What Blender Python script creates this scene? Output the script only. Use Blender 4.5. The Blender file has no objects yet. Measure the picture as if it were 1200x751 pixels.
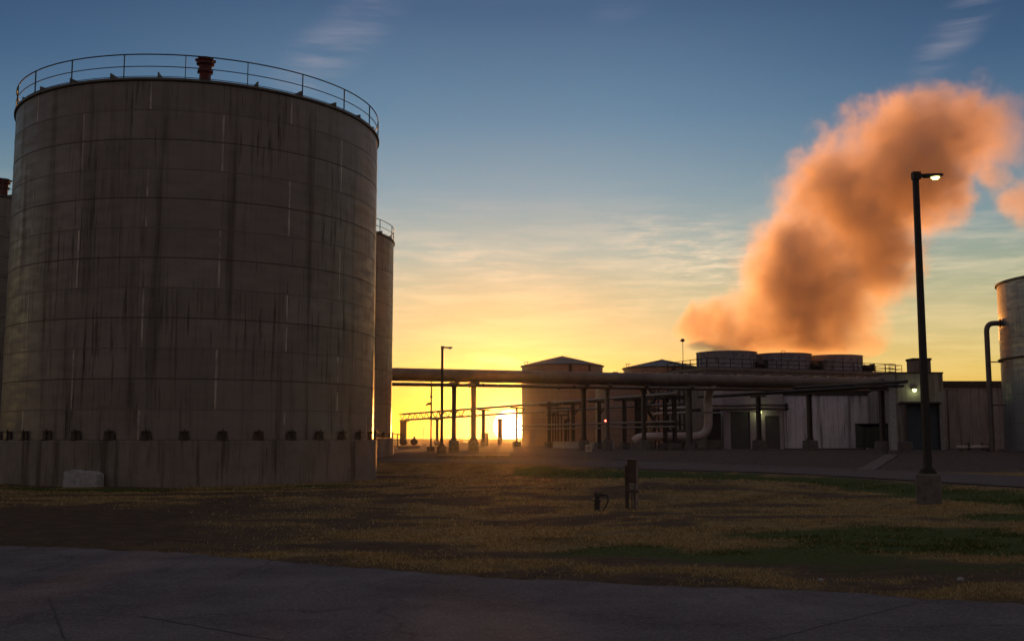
import bpy, math, random
import numpy as np
from mathutils import Vector, Matrix
R = math.radians
PI = math.pi
random.seed(7)
rng = np.random.default_rng(11)

# ------------------------------------------------------------------ camera
EYE = 2.1
FPX = 1250.0
PITCH = math.atan((513 - 375.5) / FPX)
scene = bpy.context.scene
cam_d = bpy.data.cameras.new('camera')
cam = bpy.data.objects.new('camera', cam_d)
scene.collection.objects.link(cam)
cam.location = (0, 0, EYE)
cam.rotation_euler = (PI / 2 + PITCH, 0, 0)
cam_d.sensor_width = 36
cam_d.lens = 36 * FPX / 1200
cam_d.clip_start = 0.1
cam_d.clip_end = 12000
scene.camera = cam

# ------------------------------------------------------------------ view, world, sun
scene.view_settings.view_transform = 'Standard'
scene.view_settings.look = 'None'
scene.view_settings.gamma = 1
scene.view_settings.exposure = 0.0
scene.render.engine = 'CYCLES'
cy = scene.cycles
cy.max_bounces = 6
cy.diffuse_bounces = 3
cy.glossy_bounces = 3
cy.transmission_bounces = 2
cy.volume_bounces = 4
cy.transparent_max_bounces = 4
cy.volume_step_rate = 0.6
cy.volume_max_steps = 256
cy.use_denoising = True
cy.sample_clamp_indirect = 4

SUN_AZ = R(-0.12)
SUN_EL = R(0.62)
SUN_DIR = Vector((math.sin(SUN_AZ) * math.cos(SUN_EL), math.cos(SUN_AZ) * math.cos(SUN_EL), math.sin(SUN_EL)))

sun_d = bpy.data.lights.new('sun', 'SUN')
sun = bpy.data.objects.new('sun', sun_d)
scene.collection.objects.link(sun)
sun_d.energy = 4.6
sun_d.angle = R(0.6)
sun_d.color = (1.0, 0.37, 0.07)
LAMP_DIR = Vector((math.sin(SUN_AZ) * math.cos(R(0.48)), math.cos(SUN_AZ) * math.cos(R(0.48)), math.sin(R(0.48))))
sun.rotation_euler = LAMP_DIR.to_track_quat('Z', 'Y').to_euler()
sun.location = (0, 0, 60)


def lin(r, g, b):
    f = lambda c: (c / 255 / 12.92) if c / 255 <= 0.04045 else ((c / 255 + 0.055) / 1.055) ** 2.4
    return (f(r), f(g), f(b), 1)


class NT:
    """small helper to wire nodes"""
    def __init__(s, tree):
        s.t = tree
        s.n = tree.nodes
        s.l = tree.links

    def node(s, typ, **kw):
        n = s.n.new(typ)
        for k, v in kw.items():
            setattr(n, k, v)
        return n

    def put(s, sock, v):
        if isinstance(v, bpy.types.NodeSocket):
            s.l.new(v, sock)
        elif v is not None:
            try:
                sock.default_value = v
            except Exception:
                sock.default_value = tuple(v)[:3]

    def math(s, op, a, b=None, c=None, clamp=False):
        n = s.node('ShaderNodeMath', operation=op, use_clamp=clamp)
        s.put(n.inputs[0], a)
        if b is not None: s.put(n.inputs[1], b)
        if c is not None: s.put(n.inputs[2], c)
        return n.outputs[0]

    def vmath(s, op, a, b=None, out=0):
        n = s.node('ShaderNodeVectorMath', operation=op)
        s.put(n.inputs[0], a)
        if b is not None: s.put(n.inputs[1], b)
        return n.outputs[out]

    def mix(s, f, a, b, blend='MIX'):
        n = s.node('ShaderNodeMix', data_type='RGBA', blend_type=blend)
        s.put(n.inputs['Factor'], f)
        s.put(n.inputs[6], a)
        s.put(n.inputs[7], b)
        return n.outputs[2]

    def ramp(s, f, stops, interp='LINEAR'):
        n = s.node('ShaderNodeValToRGB')
        e = n.color_ramp.elements
        n.color_ramp.interpolation = interp
        while len(e) < len(stops): e.new(0.5)
        for i, (p, c) in enumerate(stops):
            e[i].position = p
            e[i].color = c if hasattr(c, '__len__') else (c, c, c, 1)
        s.put(n.inputs[0], f)
        return n.outputs[0]

    def maprange(s, v, a, b, c=0.0, d=1.0, smooth=False):
        n = s.node('ShaderNodeMapRange', interpolation_type='SMOOTHSTEP' if smooth else 'LINEAR')
        s.put(n.inputs[0], v)
        for i, x in enumerate((a, b, c, d)): s.put(n.inputs[i + 1], x)
        return n.outputs[0]

    def mapping(s, v, loc=(0, 0, 0), rot=(0, 0, 0), sc=(1, 1, 1)):
        n = s.node('ShaderNodeMapping')
        s.put(n.inputs[0], v)
        n.inputs[1].default_value = loc
        n.inputs[2].default_value = rot
        n.inputs[3].default_value = sc
        return n.outputs[0]

    def noise(s, v, scale=1, detail=4, rough=0.5, dist=0.0, dims='3D'):
        n = s.node('ShaderNodeTexNoise', noise_dimensions=dims)
        s.put(n.inputs['Vector'], v)
        s.put(n.inputs['Scale'], scale)
        s.put(n.inputs['Detail'], detail)
        s.put(n.inputs['Roughness'], rough)
        s.put(n.inputs['Distortion'], dist)
        return n.outputs[0]


world = bpy.data.worlds.new('World')
scene.world = world
world.use_nodes = True
w = NT(world.node_tree)
w.n.clear()
tc = w.node('ShaderNodeTexCoord')
D = tc.outputs['Generated']
Dn = w.vmath('NORMALIZE', D)
sep = w.node('ShaderNodeSeparateXYZ')
w.l.new(Dn, sep.inputs[0])
dx, dy, dz = sep.outputs
el = w.math('MULTIPLY', w.math('ARCSINE', dz), 180 / PI)        # degrees
az = w.math('MULTIPLY', w.math('ARCTAN2', dx, dy), 180 / PI)
elf = w.math('DIVIDE', el, 60.0, clamp=True)


def st(deg, r, g, b): return (deg / 60.0, lin(r, g, b))


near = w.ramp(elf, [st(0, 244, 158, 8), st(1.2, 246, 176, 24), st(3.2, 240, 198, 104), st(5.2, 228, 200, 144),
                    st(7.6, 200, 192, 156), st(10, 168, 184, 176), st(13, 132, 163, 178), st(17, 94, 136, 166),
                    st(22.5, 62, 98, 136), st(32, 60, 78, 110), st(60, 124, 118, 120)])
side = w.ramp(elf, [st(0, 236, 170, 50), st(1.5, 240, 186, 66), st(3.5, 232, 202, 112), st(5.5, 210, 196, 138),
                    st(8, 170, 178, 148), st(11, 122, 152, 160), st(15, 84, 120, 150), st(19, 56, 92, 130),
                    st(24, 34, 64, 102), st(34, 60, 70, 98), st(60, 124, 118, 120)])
back = w.ramp(elf, [st(0, 112, 98, 94), st(4, 122, 104, 98), st(12, 120, 106, 106), st(25, 98, 94, 104), st(60, 124, 118, 120)])  # overhead stops of these ramps brighter than dusk, added fill for ground and roofs
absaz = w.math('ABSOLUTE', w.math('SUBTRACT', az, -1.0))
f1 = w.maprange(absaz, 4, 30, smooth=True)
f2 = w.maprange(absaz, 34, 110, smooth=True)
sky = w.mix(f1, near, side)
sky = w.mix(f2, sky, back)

# cirrus wisps (the clouds of this evening's sky) in azimuth/elevation
comb = w.node('ShaderNodeCombineXYZ')
w.l.new(az, comb.inputs[0]); w.l.new(el, comb.inputs[1])
AE = comb.outputs[0]


def patch(azc, elc, sa, se, rot=0.0):
    v = w.vmath('SUBTRACT', AE, (azc, elc, 0))
    v = w.mapping(v, rot=(0, 0, -rot))
    v = w.vmath('DIVIDE', v, (sa, se, 1))
    return w.maprange(w.vmath('LENGTH', v, out=1), 0.15, 1.0, 1, 0, smooth=True)


warp = w.noise(w.mapping(AE, sc=(0.12, 0.35, 1)), 1, 3)
warpc = w.node('ShaderNodeTexNoise'); w.l.new(AE, warpc.inputs['Vector']); warpc.inputs['Scale'].default_value = 0.25
AEw = w.vmath('ADD', AE, w.vmath('MULTIPLY', w.vmath('SUBTRACT', warpc.outputs[1], (0.5, 0.5, 0.5)), (3.0, 0.30, 0)))
hor = w.noise(w.mapping(AEw, sc=(0.16, 1.25, 1)), 1, 6, 0.62)
hor = w.maprange(hor, 0.38, 0.70, smooth=True)
band = w.math('MULTIPLY', w.maprange(el, 1.0, 4.5, smooth=True), w.maprange(el, 8.0, 14.5, 1, 0, smooth=True))
hor = w.math('MULTIPLY', hor, band)
dg = w.noise(w.mapping(AEw, rot=(0, 0, R(24)), sc=(0.35, 2.4, 1)), 1, 7, 0.68)
dg = w.maprange(dg, 0.40, 0.72, smooth=True)
p1 = patch(9.8, 9.6, 7.0, 3.0, R(-18))
p1b = patch(-2.5, 9.6, 4.5, 1.3, R(-14))
m1 = w.math('MULTIPLY', dg, w.math('MAXIMUM', p1, w.math('MULTIPLY', p1b, 0.55)))
ug = w.noise(w.mapping(AEw, rot=(0, 0, R(-38)), sc=(0.16, 1.3, 1)), 1, 7, 0.62)
ug = w.maprange(ug, 0.30, 0.72, smooth=True)
p2 = patch(-9.6, 20.6, 6.0, 2.0, R(38))
p3 = patch(23.3, 19.8, 4.0, 1.4, R(45))
p4 = patch(7.0, 23.0, 3.6, 1.2, R(20))
m2 = w.math('MULTIPLY', ug, w.math('MAXIMUM', w.math('MAXIMUM', p2, p3), w.math('MULTIPLY', p4, .4)))
ps = patch(-0.7, 4.15, 2.3, 0.42, R(-7))
m3 = w.math('MULTIPLY', ps, w.maprange(w.noise(w.mapping(AEw, sc=(0.7, 3, 1)), 1, 4), 0.25, 0.6))
cl_col = w.ramp(elf, [st(0, 255, 226, 120), st(5, 255, 226, 160), st(9, 255, 232, 196), st(14, 206, 192, 186), st(22, 176, 172, 190)])
sky = w.mix(w.math('MULTIPLY', hor, 0.42), sky, cl_col)
sky = w.mix(w.math('MULTIPLY', m1, 0.85), sky, cl_col)
sky = w.mix(w.math('MULTIPLY', m2, 0.30), sky, cl_col)
sky = w.mix(w.math('MULTIPLY', m3, 0.85), sky, lin(255, 240, 160))

# glow round the sun and the sun itself
chord = w.vmath('DISTANCE', Dn, tuple(SUN_DIR), out=1)
chd = w.math('MULTIPLY', chord, 180 / PI)
g_core = w.math('MULTIPLY', w.maprange(chd, 0.40, 0.95, 1, 0, smooth=True), 16.0)
g_mid = w.math('MULTIPLY', w.math('EXPONENT', w.math('MULTIPLY', w.math('POWER', w.math('DIVIDE', chd, 1.15), 2.0), -1.0)), 1.2)
g_wide = w.math('MULTIPLY', w.math('EXPONENT', w.math('MULTIPLY', w.math('DIVIDE', chd, 4.0), -1.0)), 0.24)


def scale_col(c, v):
    n = w.vmath('SCALE', c)
    nn = n.node
    nn.inputs[0].default_value = c
    w.put(nn.inputs[3], v)
    return n


glow = w.vmath('ADD', scale_col((1, .93, .62), g_core), w.vmath('ADD', scale_col((1, .72, .16), g_mid), scale_col((1, .50, .02), g_wide)))
sky = w.vmath('ADD', sky, glow)
ns = w.node('ShaderNodeTexSky', sky_type='NISHITA')
ns.sun_disc = False
ns.sun_elevation = R(1.2)
ns.sun_rotation = SUN_AZ
ns.dust_density = 2.0
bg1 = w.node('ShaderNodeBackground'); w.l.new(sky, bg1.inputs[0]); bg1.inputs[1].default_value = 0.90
bg2 = w.node('ShaderNodeBackground'); w.l.new(ns.outputs[0], bg2.inputs[0]); bg2.inputs[1].default_value = 0.012
addw = w.node('ShaderNodeAddShader')
w.l.new(bg1.outputs[0], addw.inputs[0]); w.l.new(bg2.outputs[0], addw.inputs[1])
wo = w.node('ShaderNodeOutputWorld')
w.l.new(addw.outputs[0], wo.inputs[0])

# ------------------------------------------------------------------ pixel helper (photo pixel + real depth -> world point)
cp, sp = math.cos(PITCH), math.sin(PITCH)


def ray(px, py):
    a = (px - 600) / FPX
    b = -(py - 375.5) / FPX
    return Vector((a, cp - b * sp, sp + b * cp))


def at(px, py, Y):
    d = ray(px, py)
    k = Y / d.y
    return Vector((d.x * k, Y, EYE + d.z * k))


# ------------------------------------------------------------------ numpy noise and terrain height
def vnoise(x, y, seed=0):
    xi = np.floor(x).astype(np.int64); yi = np.floor(y).astype(np.int64)
    xf = x - xi; yf = y - yi
    u = xf * xf * (3 - 2 * xf); v = yf * yf * (3 - 2 * yf)

    def h(a, b):
        n = (a * 374761393 + b * 668265263 + seed * 1442695041) & 0x7fffffff
        n = ((n ^ (n >> 13)) * 1274126177) & 0x7fffffff
        return ((n ^ (n >> 16)) & 0xffff) / 65535.0
    return (h(xi, yi) * (1 - u) + h(xi + 1, yi) * u) * (1 - v) + (h(xi, yi + 1) * (1 - u) + h(xi + 1, yi + 1) * u) * v


def fbm(x, y, o=4, seed=0):
    s = 0; a = 0.5; t = 0
    for i in range(o):
        s = s + a * vnoise(x * 2 ** i + 17.3 * i, y * 2 ** i - 9.1 * i, seed + i); t += a; a *= 0.5
    return s / t


def sstep(x, a, b):
    t = np.clip((x - a) / (b - a), 0, 1)
    return t * t * (3 - 2 * t)


# edge of the concrete road in front (photo trace put on the flat ground)
edge_px = [(-500, 636), (-200, 637), (0, 639), (100, 642), (200, 647), (300, 655), (450, 667), (600, 677), (800, 687), (1025, 695), (1110, 703), (1200, 707), (1400, 722), (1800, 760)]
edge_w = []
for px, py in edge_px:
    d = ray(px, py); k = -EYE / d.z
    edge_w.append((d.x * k, d.y * k))
EX = np.array([e[0] for e in edge_w]); EY = np.array([e[1] for e in edge_w])
EX = np.concatenate([[-90], EX, [70]]); EY = np.concatenate([[EY[0] + 3], EY, [EY[-1] - 1]])


def edge_y(x):
    return np.interp(x, EX, EY)


# access road in front of the plant: near and far edges
ROAD_C = np.array([(-60., 84), (-30, 80), (-12, 75.5), (1, 71), (10.2, 63.0), (16.0, 57.0), (19.6, 48.0), (22.4, 38.0), (25.5, 26.0), (30, 8.0), (36, -20)])
ROAD_W = 4.0


def catmull(P, n=10):
    out = []
    P = [P[0] * 2 - P[1]] + list(P) + [P[-1] * 2 - P[-2]]
    for i in range(1, len(P) - 2):
        for k in range(n):
            t = k / n
            out.append(0.5 * ((2 * P[i]) + (-P[i - 1] + P[i + 1]) * t + (2 * P[i - 1] - 5 * P[i] + 4 * P[i + 1] - P[i + 2]) * t * t + (-P[i - 1] + 3 * P[i] - 3 * P[i + 1] + P[i + 2]) * t ** 3))
    out.append(P[-2])
    return np.array(out)


RC = catmull(ROAD_C, 6)


def road_dist(x, y):
    x = np.asarray(x, float); y = np.asarray(y, float)
    best = np.full(x.shape, 1e9)
    for i in range(len(RC) - 1):
        a = RC[i]; b = RC[i + 1]; d = b - a
        t = np.clip(((x - a[0]) * d[0] + (y - a[1]) * d[1]) / (d @ d), 0, 1)
        q = np.hypot(x - a[0] - t * d[0], y - a[1] - t * d[1])
        best = np.minimum(best, q)
    return best


def height(x, y):
    x = np.asarray(x, float); y = np.asarray(y, float)
    z = 0.88 * sstep(y, 60, 98) + 0.0 * x
    z = z + 0.50 * np.exp(-((x - 5.5) / 8.5) ** 2 - ((y - 42.5) / 5.5) ** 2)
    z = z + 0.12 * np.exp(-((x - 13.5) / 3.0) ** 2 - ((y - 36) / 4.0) ** 2)
    near_m = (np.abs(x) < 150) & (y < 230)
    bump = (fbm(x * 0.22, y * 0.22, 3, 3) - 0.5) * 0.16 + (fbm(x * 1.3, y * 1.3, 3, 8) - 0.5) * 0.07
    flat = sstep(y, 86, 100)
    z = z + np.where(near_m, bump * (1 - 0.85 * flat), 0)
    rd = road_dist(x, y)
    rz = 0.34 + 0.2 * sstep(y, 58, 70)
    k = 1 - sstep(rd, ROAD_W + 0.3, ROAD_W + 3.2)
    z = z * (1 - k) + rz * k
    # under the front road: flat and a bit below it
    e = y - edge_y(x)
    z = np.where(e < 0, -0.06, -0.06 + (z + 0.06) * sstep(e, 0.0, 0.9))
    return z


def H(x, y):
    return float(height(np.array([x]), np.array([y]))[0])


def ground_hit(px, py):
    d = ray(px, py)
    p = Vector((0, 0, EYE))
    t = 5.0
    while t < 400:
        q = p + d * t
        if q.z < H(q.x, q.y): return Vector((q.x, q.y, H(q.x, q.y)))
        t += 0.05
    return p + d * 100


# ------------------------------------------------------------------ materials
def new_mat(name):
    m = bpy.data.materials.new(name)
    m.use_nodes = True
    t = NT(m.node_tree)
    b = t.n['Principled BSDF']
    return m, t, b


def surf_mat(name, c1, c2, scale=2.0, rough=0.8, metal=0.0, bump=0.0, bscale=20, stretch=(1, 1, 1), c3=None, s3=6.0, lo=0.52, hi=0.72, detail=5):
    m, t, b = new_mat(name)
    tcn = t.node('ShaderNodeTexCoord')
    v = t.mapping(tcn.outputs['Object'], sc=stretch)
    n = t.noise(v, scale, detail, 0.6)
    f = t.maprange(n, 0.35, 0.65)
    col = t.mix(f, (*c1, 1), (*c2, 1))
    if c3:
        n3 = t.noise(v, s3, 6, 0.65)
        col = t.mix(t.maprange(n3, lo, hi), col, (*c3, 1))
    t.l.new(col, b.inputs['Base Color'])
    b.inputs['Roughness'].default_value = rough
    rr = t.maprange(t.noise(v, scale * 3, 3), 0.3, 0.7, max(rough - 0.12, 0.05), min(rough + 0.12, 1))
    t.l.new(rr, b.inputs['Roughness'])
    b.inputs['Metallic'].default_value = metal
    if bump:
        bn = t.node('ShaderNodeBump')
        bn.inputs['Strength'].default_value = bump
        bn.inputs['Distance'].default_value = 0.02
        t.l.new(t.noise(tcn.outputs['Object'], bscale, 5, 0.6), bn.inputs['Height'])
        t.l.new(bn.outputs[0], b.inputs['Normal'])
    return m


def tank_mat(name, base, dark, streak, rough=0.42, metal=0.55, course=1.25, plates=8, amount=1.0, seed=0.0, z_first=0.0):
    """weathered steel plate: plate to plate variation, vertical run-off streaks, fine horizontal rolling marks"""
    m, t, b = new_mat(name)
    tcn = t.node('ShaderNodeTexCoord')
    s = t.node('ShaderNodeSeparateXYZ'); t.l.new(tcn.outputs['Object'], s.inputs[0])
    ang = t.math('ARCTAN2', s.outputs[0], s.outputs[1])
    cyl = t.node('ShaderNodeCombineXYZ')
    t.l.new(t.math('MULTIPLY', ang, 9.0), cyl.inputs[0]); t.l.new(s.outputs[2], cyl.inputs[1]); cyl.inputs[2].default_value = seed
    C = cyl.outputs[0]
    # plates
    cz = t.math('FLOOR', t.math('DIVIDE', t.math('SUBTRACT', s.outputs[2], z_first), course))
    off = t.math('ADD', t.math('MULTIPLY', t.math('FLOOR', t.math('MULTIPLY', t.math('SUBTRACT', 12.0, cz), 0.5)), 0.5), -0.464)
    pa = t.math('FLOOR', t.math('ADD', t.math('MULTIPLY', ang, plates / (2 * PI)), off))
    wn = t.node('ShaderNodeTexWhiteNoise', noise_dimensions='2D')
    cc = t.node('ShaderNodeCombineXYZ'); t.l.new(cz, cc.inputs[0]); t.l.new(pa, cc.inputs[1])
    t.l.new(cc.outputs[0], wn.inputs['Vector'])
    wn2 = t.node('ShaderNodeTexWhiteNoise', noise_dimensions='1D'); t.l.new(cz, wn2.inputs['W'])
    col = t.mix(t.math('MULTIPLY', wn.outputs[0], 0.8), (*base, 1), (*dark, 1))
    col = t.mix(t.math('MULTIPLY', wn2.outputs[0], 0.30), col, (base[0] * 1.15, base[1] * 1.12, base[2] * 1.15, 1))
    # broad mottling
    mot = t.maprange(t.noise(t.mapping(C, sc=(0.25, 0.4, 1)), 1.0, 5, 0.6), 0.4, 0.7)
    col = t.mix(t.math('MULTIPLY', mot, 0.5), col, (*dark, 1))
    # vertical run-off streaks
    st1 = t.noise(t.mapping(C, sc=(1.3, 0.05, 1)), 1.0, 5, 0.62)
    st2 = t.noise(t.mapping(C, sc=(6.0, 0.22, 1)), 1.0, 5, 0.7)
    brk = t.maprange(t.noise(t.mapping(C, sc=(0.18, 0.10, 1)), 1.0, 3), 0.38, 0.6)
    k1 = t.math('MULTIPLY', t.maprange(st1, 0.51, 0.74, smooth=True), 0.72 * amount)
    k2 = t.math('MULTIPLY', t.math('MULTIPLY', t.maprange(st2, 0.52, 0.64, smooth=True), brk), 0.95 * amount)
    col = t.mix(k1, col, (*streak, 1))
    col = t.mix(k2, col, (streak[0] * .55, streak[1] * .5, streak[2] * .45, 1))
    # rolling marks
    hz = t.noise(t.mapping(C, sc=(0.5, 22, 1)), 1.0, 3, 0.6)
    col = t.mix(t.math('MULTIPLY', t.maprange(hz, 0.4, 0.7), 0.22), col, (*dark, 1))
    t.l.new(col, b.inputs['Base Color'])
    b.inputs['Metallic'].default_value = metal
    r = t.maprange(t.noise(t.mapping(C, sc=(0.8, 3, 1)), 1.0, 5), 0.3, 0.7, rough - 0.08, rough + 0.14)
    t.l.new(t.math('ADD', r, t.math('MULTIPLY', k1, 0.2)), b.inputs['Roughness'])
    bn = t.node('ShaderNodeBump'); bn.inputs['Strength'].default_value = 0.35; bn.inputs['Distance'].default_value = 0.03
    hh = t.math('ADD', t.noise(t.mapping(C, sc=(0.35, 0.9, 1)), 1.0, 2), t.math('MULTIPLY', hz, 0.10))
    t.l.new(hh, bn.inputs['Height']); t.l.new(bn.outputs[0], b.inputs['Normal'])
    return m


def conc_mat(name, base, dark, stain, vs=1.0, rough=0.9, form=2.4):
    """cast concrete with run-off stains, pores and board marks"""
    m, t, b = new_mat(name)
    tcn = t.node('ShaderNodeTexCoord'); O = tcn.outputs['Object']
    s = t.node('ShaderNodeSeparateXYZ'); t.l.new(O, s.inputs[0])
    n = t.noise(O, 0.9, 6, 0.65)
    col = t.mix(t.maprange(n, 0.35, 0.68), (*base, 1), (*dark, 1))
    v1 = t.noise(t.mapping(O, sc=(1.6, 1.6, 0.09)), vs, 5, 0.65)
    v2 = t.noise(t.mapping(O, sc=(6, 6, 0.3)), vs, 4, 0.7)
    col = t.mix(t.math('MULTIPLY', t.maprange(v1, 0.50, 0.66, smooth=True), 0.8), col, (*stain, 1))
    col = t.mix(t.math('MULTIPLY', t.maprange(v2, 0.54, 0.70, smooth=True), 0.55), col, (stain[0] * .6, stain[1] * .55, stain[2] * .5, 1))
    lt = t.noise(t.mapping(O, sc=(3, 3, 0.5)), vs, 4, 0.7)
    col = t.mix(t.math('MULTIPLY', t.maprange(lt, 0.62, 0.75, smooth=True), 0.4), col, (min(1, base[0] * 1.6), min(1, base[1] * 1.6), min(1, base[2] * 1.6), 1))
    t.l.new(col, b.inputs['Base Color'])
    b.inputs['Roughness'].default_value = rough
    bn = t.node('ShaderNodeBump'); bn.inputs['Strength'].default_value = 0.4; bn.inputs['Distance'].default_value = 0.02
    t.l.new(t.noise(O, 14, 6, 0.7), bn.inputs['Height']); t.l.new(bn.outputs[0], b.inputs['Normal'])
    return m


M = {}
M['tank'] = tank_mat('weathered steel plate', (0.215, 0.195, 0.18), (0.14, 0.122, 0.11), (0.07, 0.05, 0.036), rough=0.44, metal=0.5, course=1.3358, z_first=2.02, plates=9)
M['tank_side'] = tank_mat('pale steel plate', (0.26, 0.27, 0.31), (0.20, 0.205, 0.235), (0.11, 0.09, 0.08), rough=0.36, metal=0.5, course=2.4, amount=0.6, seed=4)
M['tank_far'] = tank_mat('buff coated steel plate', (0.30, 0.21, 0.17), (0.24, 0.165, 0.135), (0.13, 0.085, 0.065), rough=0.42, metal=0.15, course=2.0, amount=0.5, seed=9)
M['seam'] = surf_mat('dark rusted seam', (0.05, 0.038, 0.032), (0.10, 0.075, 0.06), 3, 0.7, 0.3)
M['seam_soft'] = surf_mat('faint plate seam', (0.13, 0.11, 0.10), (0.18, 0.155, 0.14), 3, 0.6, 0.3)
M['weld'] = surf_mat('bright weld strip', (0.50, 0.45, 0.40), (0.20, 0.17, 0.15), 1.2, 0.5, 0.2)
M['roof'] = surf_mat('roof plate', (0.09, 0.085, 0.08), (0.14, 0.13, 0.12), 2, 0.55, 0.5)
M['rail'] = surf_mat('galvanised rail', (0.06, 0.07, 0.065), (0.04, 0.045, 0.045), 4, 0.55, 0.3)
M['red'] = surf_mat('red oxide paint', (0.17, 0.018, 0.014), (0.06, 0.012, 0.010), 6, 0.65, 0.0)
M['conc_base'] = conc_mat('stained foundation concrete', (0.235, 0.205, 0.175), (0.165, 0.14, 0.118), (0.075, 0.058, 0.045), vs=1.4)
M['conc_wall'] = conc_mat('precast panel concrete', (0.80, 0.74, 0.78), (0.68, 0.62, 0.67), (0.20, 0.165, 0.17), vs=0.8)
M['conc_long'] = conc_mat('long wall concrete', (0.33, 0.31, 0.30), (0.26, 0.24, 0.23), (0.13, 0.11, 0.10), vs=0.8)
M['conc'] = surf_mat('plain concrete', (0.15, 0.135, 0.12), (0.10, 0.088, 0.078), 3, 0.9, 0, 0.4, 16, c3=(0.06, 0.05, 0.045), lo=.55, hi=.75)
M['conc_pale'] = surf_mat('pale concrete', (0.36, 0.37, 0.37), (0.27, 0.27, 0.27), 4, 0.9, 0, 0.5, 14, c3=(0.15, 0.14, 0.13), lo=.55, hi=.75)
M['white_wall'] = surf_mat('lilac white painted wall', (0.40, 0.33, 0.37), (0.33, 0.27, 0.31), 0.8, 0.75, c3=(0.18, 0.14, 0.15), s3=1.4, lo=.58, hi=.8, stretch=(1, 1, .3))
M['shutter'] = surf_mat('grey steel door', (0.10, 0.09, 0.10), (0.085, 0.075, 0.085), 2, 0.6, 0.2)
M['blue_door'] = surf_mat('blue grey steel door', (0.085, 0.12, 0.15), (0.065, 0.095, 0.12), 2, 0.55, 0.2)
M['tower'] = surf_mat('cooling tower cladding', (0.20, 0.165, 0.15), (0.15, 0.12, 0.11), 0.7, 0.75, c3=(0.09, 0.07, 0.06), s3=1.5)
M['fan'] = surf_mat('grey fan stack', (0.28, 0.26, 0.30), (0.21, 0.19, 0.225), 1.4, 0.6, c3=(0.07, 0.06, 0.06), s3=2)
M['pipe'] = surf_mat('insulated pipe jacket', (0.19, 0.155, 0.13), (0.13, 0.10, 0.082), 0.5, 0.5, 0.3, 0.25, 3, c3=(0.13, 0.08, 0.045), s3=0.9, lo=.6, hi=.72)
M['pipe_pale'] = surf_mat('pale pipe', (0.48, 0.40, 0.38), (0.38, 0.31, 0.29), 1, 0.45, 0.2, c3=(0.2, .15, .12), s3=2, lo=.6, hi=.8)
M['pipe_dark'] = surf_mat('dark pipe', (0.035, 0.03, 0.03), (0.06, 0.05, 0.045), 2, 0.6, 0.2)
M['pipe_small'] = surf_mat('small steel pipe', (0.20, 0.16, 0.14), (0.14, 0.11, 0.095), 2, 0.45, 0.5)
M['steel'] = surf_mat('painted structural steel', (0.085, 0.065, 0.058), (0.055, 0.042, 0.038), 2, 0.65, 0.2, c3=(0.09, 0.045, 0.025), s3=5, lo=.6, hi=.75)
M['steel_grey'] = surf_mat('grey structural steel', (0.17, 0.14, 0.13), (0.12, 0.10, 0.09), 2, 0.6, 0.3)
M['pole'] = surf_mat('dark bronze pole paint', (0.016, 0.015, 0.015), (0.025, 0.022, 0.02), 5, 0.7, 0.0)
M['black'] = surf_mat('black rubber', (0.02, 0.018, 0.018), (0.03, 0.026, 0.024), 4, 0.7)
M['wood'] = surf_mat('weathered grey post', (0.30, 0.25, 0.22), (0.20, 0.16, 0.14), 4, 0.85, stretch=(4, 4, .6), c3=(0.05, 0.035, 0.03), s3=9)
M['box'] = surf_mat('brown meter box', (0.07, 0.045, 0.035), (0.05, 0.032, 0.025), 4, 0.6, 0.2)
M['bin'] = surf_mat('dark green steel', (0.022, 0.035, 0.025), (0.035, 0.045, 0.03), 3, 0.6, c3=(0.06, 0.035, 0.02), s3=6, lo=.62, hi=.75)
M['sign'] = surf_mat('sign face', (0.5, 0.42, 0.36), (0.42, 0.34, 0.3), 5, 0.6)


def emis_mat(name, col, s):
    m, t, b = new_mat(name)
    b.inputs['Base Color'].default_value = (*col, 1)
    b.inputs['Emission Color'].default_value = (*col, 1)
    b.inputs['Emission Strength'].default_value = s
    return m


M['led'] = emis_mat('lit lamp lens', (1.0, 0.90, 0.30), 3.6)
M['led_wall'] = emis_mat('lit wall lamp lens', (0.93, 1.0, 0.42), 2.6)
M['led_red'] = emis_mat('red signal lens', (1.0, 0.10, 0.06), 10)


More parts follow.
